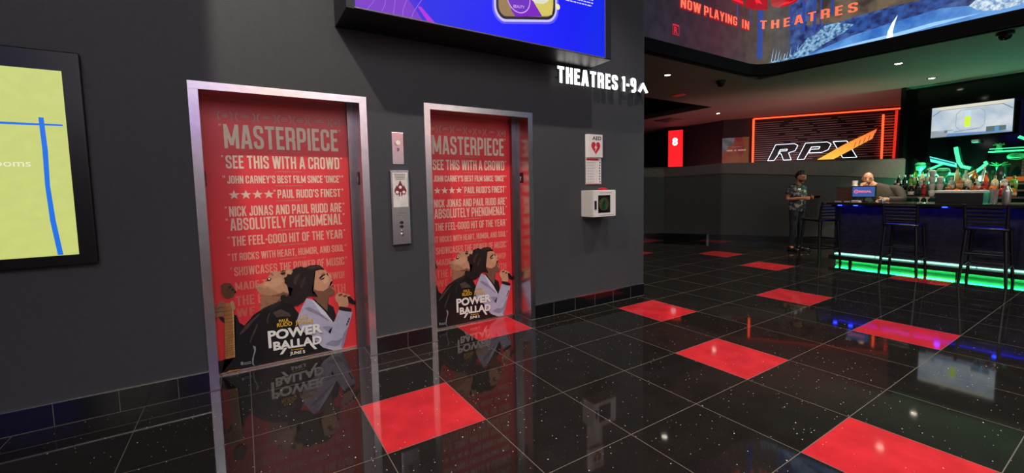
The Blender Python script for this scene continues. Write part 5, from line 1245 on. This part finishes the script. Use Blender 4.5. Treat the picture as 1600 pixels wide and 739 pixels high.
def fuse(mb, name, mat, parent, voxel=.008, it=4):
    o = mb.build(name, mat, None)
    r = o.modifiers.new('r', 'REMESH'); r.mode = 'VOXEL'; r.voxel_size = voxel; r.use_smooth_shade = True
    s = o.modifiers.new('m', 'SMOOTH'); s.iterations = it; s.factor = .5
    dg = bpy.context.evaluated_depsgraph_get(); dg.update()
    m2 = bpy.data.meshes.new_from_object(o.evaluated_get(dg)); bpy.data.objects.remove(o)
    m2.materials.clear(); m2.materials.append(mat); m2.polygons.foreach_set('use_smooth', [True]*len(m2.polygons))
    q = bpy.data.objects.new(name, m2); COL.objects.link(q); q.parent = parent; return q
def garment(body, name, mat, parent, nodes, edges, wear, zlim, grow=.013, it=6):
    """cloth that follows the body: the body's own surface near the bones in WEAR, pushed outwards"""
    rad = lambda n: max(nodes[n][1]) if isinstance(nodes[n][1], tuple) else nodes[n][1]
    segs = [(Vector(nodes[a][0]), Vector(nodes[b][0]), (a, b), rad(a), rad(b)) for a, b in edges if not (a+b)[0:1].isupper() and a in nodes and b in nodes]
    me = body.data; keep = []
    for v in me.vertices:
        best = None
        for p, q, k, ra, rb in segs:
            d = q-p; t = max(0, min(1, (v.co-p).dot(d)/d.length_squared)); L_ = (v.co-(p+d*t)).length-(ra*(1-t)+rb*t)*.9
            if best is None or L_ < best[0]: best = (L_, k, t)
        lim = wear.get(best[1]); keep.append(lim is not None and lim[0] <= best[2] <= lim[1] and zlim[0] <= v.co.z <= zlim[1])
    bm = bmesh.new(); bm.from_mesh(me); bm.verts.ensure_lookup_table()
    bmesh.ops.delete(bm, geom=[bm.verts[i] for i, k in enumerate(keep) if not k], context='VERTS')
    comps = []; seen = set()
    for v in bm.verts:
        if v in seen: continue
        st = [v]; seen.add(v); c = []
        while st:
            u = st.pop(); c.append(u)
            for ed_ in u.link_edges:
                w_ = ed_.other_vert(u)
                if w_ not in seen: seen.add(w_); st.append(w_)
        comps.append(c)
    big = max(comps, key=len)
    bmesh.ops.delete(bm, geom=[v for c in comps if c is not big for v in c], context='VERTS')
    bm.normal_update()
    for v in bm.verts: v.co += v.normal*grow
    for _ in range(it): bmesh.ops.smooth_vert(bm, verts=bm.verts[:], factor=.5, use_axis_x=True, use_axis_y=True, use_axis_z=True)
    bm.normal_update()
    for v in bm.verts: v.co += v.normal*.003
    m2 = bpy.data.meshes.new(name); bm.to_mesh(m2); bm.free(); m2.materials.append(mat)
    m2.polygons.foreach_set('use_smooth', [True]*len(m2.polygons))
    o = bpy.data.objects.new(name, m2); COL.objects.link(o); o.parent = parent; return o
def head_parts(c, R):
    """head looking along +x before R; c is its centre"""
    h = MB()
    def put(m): 
        h.add([Vector(c)+R @ Vector(v) for v in m.v], m.f)
    bm = bmesh.new(); bmesh.ops.create_uvsphere(bm, u_segments=28, v_segments=18, radius=1)
    for v in bm.verts:
        x, y, z = v.co; k = 1-.30*max(0, -z)**1.3; kx = 1-.12*max(0, -z)
        v.co = (x*.098*kx+(.012 if z < 0 and x > 0 else 0)*(-z), y*.077*k, z*.118)
    put(MB().bm(bm))
    put(MB().tube([(.085,0,.022),(.104,0,-.012),(.112,0,-.030)], [.010,.013,.014], 8))    # nose
    put(MB().sphere((.092,0,-.035),(.018,.021,.010),10,7))
    put(MB().sphere((.082,0,-.066),(.017,.026,.012),10,7)); put(MB().sphere((.070,0,-.098),(.026,.028,.020),10,7))
    for s in (-1, 1): put(MB().sphere((-.005,s*.080,-.008),(.017,.009,.030),10,8)); put(MB().sphere((.080,s*.030,.026),(.014,.026,.010),8,6))
    return h
def face_features(c, R, parent, hairm, brows=True):
    def T_(v): return tuple(Vector(c)+R @ Vector(v))
    for s in (-1, 1):
        MB().sphere(T_((.086,s*.031,.010)), (.009,.012,.007), 10, 8, R).build('eye', M('eye_dark',(40,28,24),.2), parent, True)
        if brows: MB().tube([T_((.093,s*.014,.030)),T_((.093,s*.032,.035)),T_((.082,s*.050,.029))], .005, 6).build('eyebrow', hairm, parent, True)
    MB().sphere(T_((.096,0,-.064)), (.006,.022,.005), 10, 6, R).build('mouth', M('lip_red',(140,78,70),.5), parent, True)
def shell(c, R, cut, grow, name, mat, parent):
    """hair or beard: the part of a slightly larger head that CUT keeps"""
    bm = bmesh.new(); bmesh.ops.create_uvsphere(bm, u_segments=32, v_segments=22, radius=1)
    dead = [v for v in bm.verts if not cut(*v.co)]
    bmesh.ops.delete(bm, geom=dead, context='VERTS')
    for v in bm.verts:
        x, y, z = v.co; k = 1-.30*max(0, -z)**1.3
        g = grow*(1+.06*math.sin(19*x+7*z)+.05*math.sin(23*y-11*z))
        v.co = Vector(c)+R @ Vector(((x*.098+(.012*(-z) if z < 0 and x > 0 else 0))*g, y*.077*k*g, z*.118*g))
    r = bmesh.ops.solidify(bm, geom=bm.faces[:], thickness=.012)
    return MB().bm(bm).build(name, mat, parent, True)
def hand_chain(nodes, edges, wrist, w, d, side, thumb, curl, pref, L=.085):
    """palm and five fingers from the wrist: d forward, side across the palm, curl bends towards that vector"""
    w, d, side, curl = Vector(w), Vector(d).normalized(), Vector(side).normalized(), Vector(curl).normalized()
    nodes[pref+'palm'] = (tuple(w+d*.055), (.016,.034)); edges.append((wrist, pref+'palm'))
    for k, (o, ln) in enumerate(((-.030,.85),(-.010,1.0),(.010,.95),(.030,.75))):
        a = w+d*.095+side*o; b_ = a+(d*.7+curl*.7).normalized()*L*.45*ln; c_ = b_+(d*.1+curl).normalized()*L*.45*ln
        for q, p, r in (('a',a,.0095),('b',b_,.0085),('c',c_,.0075)): nodes['%s%d%s' % (pref,k,q)] = (tuple(p), r)
        edges += [(pref+'palm','%s%da' % (pref,k)), ('%s%da' % (pref,k),'%s%db' % (pref,k)), ('%s%db' % (pref,k),'%s%dc' % (pref,k))]
    a = w+d*.035+Vector(thumb)*.034; b_ = a+(d*.7+Vector(thumb)*.6).normalized()*.038; c_ = b_+(d+curl*.5).normalized()*.030
    for q, p, r in (('a',a,.011),('b',b_,.010),('c',c_,.008)): nodes[pref+'t'+q] = (tuple(p), r)
    edges += [(pref+'palm',pref+'ta'),(pref+'ta',pref+'tb'),(pref+'tb',pref+'tc')]

# -- man with the phone: stands at the left end of the bar, faces it (+x of his own frame)
man = empty('person', (9.14,.80,0), -PI/2-.28)
tag(man, 'standing person in a dark patterned shirt, looking at a red phone in both hands', 'person')
skin1 = M('skin_tan',(170,112,84),.5,nscale=30,namp=.06)
k_ = .955
def P_(d): return {n: ((v[0][0]*k_, v[0][1]*k_, v[0][2]*k_), (tuple(q*k_ for q in v[1]) if isinstance(v[1], tuple) else v[1]*k_)) for n, v in d.items()}
nd = {'pelvis':((0,0,.93),(.11,.14)),'waist':((.01,0,1.06),(.10,.135)),'chest':((.015,0,1.25),(.115,.16)),'neckb':((.0,0,1.43),(.06,.075)),'neck':((.025,0,1.50),(.055,.055)),'skull':((.05,0,1.585),(.06,.055)),
 'sl':((-.005,.17,1.385),.058),'el':((-.03,.235,1.12),.043),'wl':((.225,.10,1.165),.029),'sr':((-.005,-.17,1.385),.058),'er':((-.05,-.235,1.13),.043),'wr':((.205,-.135,1.155),.029),
 'hl':((0,.09,.90),.09),'kl':((.03,.105,.50),.058),'al':((-.02,.11,.09),.040),'tl':((.13,.13,.035),.032),'hr':((0,-.09,.90),.09),'kr':((.02,-.105,.50),.058),'ar':((-.03,-.115,.09),.040),'tr':((.12,-.135,.035),.032)}
ed = [('pelvis','waist'),('waist','chest'),('chest','neckb'),('neckb','neck'),('neck','skull'),('chest','sl'),('sl','el'),('el','wl'),('chest','sr'),('sr','er'),('er','wr'),('pelvis','hl'),('hl','kl'),('kl','al'),('al','tl'),('pelvis','hr'),('hr','kr'),('kr','ar'),('ar','tr')]
hand_chain(nd, ed, 'wl', nd['wl'][0], (.9,-.42,.05), (0,0,1), (-.2,-.2,.9), (.3,-.9,.1), 'L')
hand_chain(nd, ed, 'wr', nd['wr'][0], (.93,.30,.05), (0,0,1), (-.2,.2,.9), (.3,.9,.1), 'R')
body = skin_bm(P_(nd), ed, 'pelvis')
hc = Vector((.07,0,1.612))*k_; hR = Euler((0,.30,.10)).to_matrix()
hp_ = head_parts(hc, hR); body.add(hp_.v, hp_.f)
nd1, ed1 = P_(nd), list(ed); body1 = fuse(body, 'body', skin1, man, .0065, 3)
hair1 = M('hair_black',(20,16,15),.5)
face_features(hc, hR, man, hair1)
shell(hc, hR, lambda x, y, z: (z > .50) or (x < .12 and z > -.30) or (z > .32 and x < .55), 1.075, 'hair', hair1, man)
shell(hc, hR, lambda x, y, z: x > .12 and z < -.38 and z > -.98, 1.035, 'beard', M('beard_dark',(50,38,32),.7), man)
shirtm = noisy('shirt_print',(14,15,17),(120,120,116),42,0.0) if False else M('shirt_print',(40,42,44),.7)
nt = shirtm.node_tree; rp = [n for n in nt.nodes if n.type == 'VALTORGB'][0]; nz = [n for n in nt.nodes if n.type == 'TEX_NOISE'][0]
nz.inputs['Scale'].default_value = 17; nz.inputs['Detail'].default_value = 4; rp.color_ramp.elements[0].position = .50; rp.color_ramp.elements[1].position = .60
rp.color_ramp.elements[0].color = lin((30,32,36))+(1,); rp.color_ramp.elements[1].color = lin((126,124,118))+(1,)
garment(body1, 'trousers', M('trousers_navy',(26,28,36),.8), man, nd1, ed1, {('pelvis','waist'):(0,1),('pelvis','hl'):(0,1),('pelvis','hr'):(0,1),('hl','kl'):(0,1),('hr','kr'):(0,1),('kl','al'):(0,.97),('kr','ar'):(0,.97)}, (.07,.90), .008)
garment(body1, 'shirt', shirtm, man, nd1, ed1, {('pelvis','waist'):(0,1),('waist','chest'):(0,1),('chest','neckb'):(0,1),('neckb','neck'):(0,.12),('chest','sl'):(0,1),('chest','sr'):(0,1),('pelvis','hl'):(0,1),('pelvis','hr'):(0,1),('sl','el'):(0,.62),('sr','er'):(0,.62)}, (.83,1.5), .016)
for s in (1, -1):
    m = MB().bevbox(-.075,.205,-.047,.047,0,.028,.010).sphere((.10,0,.04),(.105,.045,.045),16,10).sphere((-.02,0,.055),(.06,.044,.055),14,9)
    o = m.build('shoe', M('shoe_black',(22,21,22),.4), man, True); o.location = (0,s*.115,0); o.rotation_euler = (0,0,s*.12)
sh_o = [o for o in bpy.data.objects if o.parent == man and o.name.startswith('shirt')][0]
def front(y, z): return max(v.co.x for v in sh_o.data.vertices if abs(v.co.y-y) < .02 and abs(v.co.z-z) < .02)
q = front(-.075, 1.285); MB().bevbox(q-.004,q+.008,-.112,-.040,1.268,1.302,.003,1).build('name_badge', M('badge_white',(228,228,224),.4), man)
q = front(.06, 1.245); MB().bevbox(q-.004,q+.006,.035,.085,1.225,1.264,.003,1).build('card_badge', M('badge_cream',(190,180,150),.5), man)
ph_ = empty('mobile_phone', (0,0,0)); ph_.location = (9.16,.445,1.135); ph_.rotation_euler = (0,.6,-PI/2-.28)
tag(ph_, 'red-cased phone held in both hands by the standing person in the patterned shirt', 'phone')
MB().bevbox(-.005,.005,-.075,.075,-.036,.036,.004).build('case', M('phone_red',(120,22,34),.4), ph_)
MB().box(.005,.0062,-.070,.070,-.032,.032).build('screen', blackgloss_m, ph_)

# -- bald man behind the bar, leaning on the counter, fist at his mouth (+x of his own frame faces the lobby)
m2 = empty('person', (9.02,-.74,0), PI-.10)
tag(m2, 'bald bearded person in a dark olive shirt leaning behind the bar, hand at mouth', 'person')
skin2 = M('skin_pale',(222,160,126),.45,nscale=30,namp=.05)
nd = {'pelvis':((-.05,.0,.92),(.12,.15)),'waist':((-.03,-.02,1.04),(.12,.15)),'chest':((.01,-.09,1.18),(.125,.165)),'neckb':((.03,-.22,1.318),(.062,.075)),'neck':((.05,-.275,1.368),(.060,.060)),'skull':((.06,-.315,1.43),(.06,.055)),
 'sl':((.0,.09,1.285),.062),'el':((.10,.20,1.09),.046),'wl':((.26,.02,1.105),.031),'sr':((.03,-.28,1.225),.060),'er':((.23,-.44,1.115),.044),'wr':((.215,-.37,1.275),.030),
 'hl':((-.05,.09,.88),.095),'kl':((-.03,.11,.50),.062),'al':((-.08,.11,.09),.042),'tl':((.06,.13,.035),.034),'hr':((-.05,-.09,.88),.095),'kr':((-.03,-.11,.50),.062),'ar':((-.08,-.12,.09),.042),'tr':((.06,-.14,.035),.034)}
ed = [('pelvis','waist'),('waist','chest'),('chest','neckb'),('neckb','neck'),('neck','skull'),('chest','sl'),('sl','el'),('el','wl'),('chest','sr'),('sr','er'),('er','wr'),('pelvis','hl'),('hl','kl'),('kl','al'),('al','tl'),('pelvis','hr'),('hr','kr'),('kr','ar'),('ar','tr')]
hand_chain(nd, ed, 'wl', nd['wl'][0], (.9,-.42,-.05), (.4,.9,0), (.1,-.3,.8), (.3,-.4,-.8), 'L')
hand_chain(nd, ed, 'wr', nd['wr'][0], (-.12,.25,1), (0,1,0), (-.4,.7,.3), (-.5,.8,.2), 'R', .075)
body = skin_bm(nd, ed, 'pelvis')
hc = Vector((.075,-.325,1.462)); hR = Euler((-.12,.10,.42)).to_matrix()
hp_ = head_parts(hc, hR); body.add(hp_.v, hp_.f)
body2 = fuse(body, 'body', skin2, m2, .0065, 3)
bm_ = M('beard_brown',(120,76,54),.7)
face_features(hc, hR, m2, bm_)
shell(hc, hR, lambda x, y, z: x > .05 and z < -.36 and z > -.99, 1.05, 'beard', bm_, m2)
garment(body2, 'trousers', M('trousers_black',(22,22,24),.8), m2, nd, ed, {('pelvis','waist'):(0,1),('pelvis','hl'):(0,1),('pelvis','hr'):(0,1),('hl','kl'):(0,1),('hr','kr'):(0,1),('kl','al'):(0,.97),('kr','ar'):(0,.97)}, (.07,.90), .008)
garment(body2, 'shirt', M('shirt_olive',(66,60,46),.8,nscale=30), m2, nd, ed, {('pelvis','waist'):(0,1),('waist','chest'):(0,1),('chest','neckb'):(0,1),('neckb','neck'):(0,.12),('chest','sl'):(0,1),('chest','sr'):(0,1),('pelvis','hl'):(0,1),('pelvis','hr'):(0,1),('sl','el'):(0,1),('sr','er'):(0,1),('el','wl'):(0,.85),('er','wr'):(0,.80)}, (.83,1.45), .016)
for s in (1, -1):
    m = MB().bevbox(-.075,.205,-.047,.047,0,.028,.010).sphere((.10,0,.04),(.105,.045,.045),16,10).sphere((-.02,0,.055),(.06,.044,.055),14,9)
    o = m.build('shoe', M('shoe_black',(22,21,22)), m2, True); o.location = (-.055,s*.12,0); o.rotation_euler = (0,0,s*.12)

# ================================================================== LIGHT, WORLD, CAMERA
def spot(loc, aim, e, size, blend, rad, col, nm='lobby_spot'):
    li = bpy.data.lights.new(nm, 'SPOT'); li.energy = e; li.spot_size = size; li.spot_blend = blend; li.shadow_soft_size = rad; li.color = col
    o = bpy.data.objects.new(nm, li); COL.objects.link(o); o.location = loc
    o.rotation_euler = (Vector(aim)-Vector(loc)).to_track_quat('-Z', 'Y').to_euler(); return o
def area(loc, aim, e, sx, sy, col, nm='lamp'):
    li = bpy.data.lights.new(nm, 'AREA'); li.shape = 'RECTANGLE'; li.size = sx; li.size_y = sy; li.energy = e; li.color = col
    o = bpy.data.objects.new(nm, li); COL.objects.link(o); o.location = loc
    o.rotation_euler = (Vector(aim)-Vector(loc)).to_track_quat('-Z', 'Y').to_euler(); return o
def point(loc, e, rad, col, nm='lamp'):
    li = bpy.data.lights.new(nm, 'POINT'); li.energy = e; li.shadow_soft_size = rad; li.color = col
    o = bpy.data.objects.new(nm, li); COL.objects.link(o); o.location = loc; return o
WARM = (1,.90,.80)
spot((-1.47,-2.0,5.4), (-1.47+1.5*4,-2.0+.32*4,1.4), 620, 1.62, .04, .05, WARM)
spot((2.2,-2.0,5.4), (2.3,-.9,0), 280, 1.5, .4, .05, (.98,.90,1))
spot((4.6,-1.9,5.4), (4.8,-1.6,0), 340, 1.25, .4, .05, (.88,.96,1))
spot((1.5,-4.2,5.4), (1.8,-3.4,0), 300, 1.3, .5, .05, WARM)
area((-1,-6,5.9), (1,-2,1), 300, 6, 3, (.90,.91,1), 'lobby_fill')  # added overhead fill, raises the general light of the lobby
area((2,-8.6,5.9), (2,-10.4,2.5), 1200, 9, .5, (1,.96,.95), 'lobby_fill')  # added fill on the front wall, brightens what the steel reflects
for yy in (-.55, -1.25, -2.05): point((11.62,yy,1.43), 44, .05, (.10,1,.52), 'green_bar_fill')  # added points behind the bottles, carry the neon's green to the soffit
point((11.6,-3.3,1.60), 85, .10, (.10,1,.55), 'green_bar_fill')  # added point out of view, greens the right of the soffit
point((11.2,4.2,1.5), 24, .12, (1,.18,.26), 'red_hall_fill')  # added point hidden by the half wall, reddens the hall
point((9.9,3.2,1.5), 12, .1, (1,.45,.45), 'red_hall_fill')  # second added point, gives the soffit more red
point((11.1,1.3,1.55), 80, .12, (1,.44,.42), 'hall_soffit_fill')  # added fill behind the half wall, warms the soffit; no fitting there
wd = bpy.data.worlds.new('world'); S.world = wd; wd.use_nodes = True
bg = wd.node_tree.nodes['Background']; bg.inputs['Color'].default_value = (.8,.85,1,1); bg.inputs['Strength'].default_value = .02

f, pit, rol, yaw = 660.8, .0762, -.0201, .5631
cam = bpy.data.cameras.new('camera'); co = bpy.data.objects.new('camera', cam); COL.objects.link(co)
cam.sensor_width = 36; cam.sensor_fit = 'HORIZONTAL'; cam.lens = f/1600*36
cam.shift_x = -(796.84-800)/1600; cam.shift_y = (345.17-369.5)/1600
cam.clip_start = .05; cam.clip_end = 100
c, s = math.cos(yaw), math.sin(yaw); cp, sp_ = math.cos(pit), math.sin(pit); cr, sr = math.cos(rol), math.sin(rol)
right0 = Vector((c,-s,0)); fwd = Vector((s*cp, c*cp, -sp_)); up0 = Vector((s*sp_, c*sp_, cp))
# image x' = cr*x - sr*y, y' = sr*x + cr*y (y down)
right = right0*cr + up0*sr; up = up0*cr - right0*sr
mw = Matrix(((right.x,up.x,-fwd.x,-.9594*T),(right.y,up.y,-fwd.y,-5.6322*T),(right.z,up.z,-fwd.z,2.324*T),(0,0,0,1)))
co.matrix_world = mw
S.camera = co
S.view_settings.view_transform = 'Standard'; S.view_settings.look = 'None'; S.view_settings.gamma = 1.0; S.view_settings.exposure = 0.0
S.view_settings.use_curve_mapping = False
S.cycles.max_bounces = 8; S.cycles.glossy_bounces = 5; S.cycles.diffuse_bounces = 3; S.cycles.transmission_bounces = 6
S.cycles.sample_clamp_indirect = 4.0; S.cycles.use_denoising = True
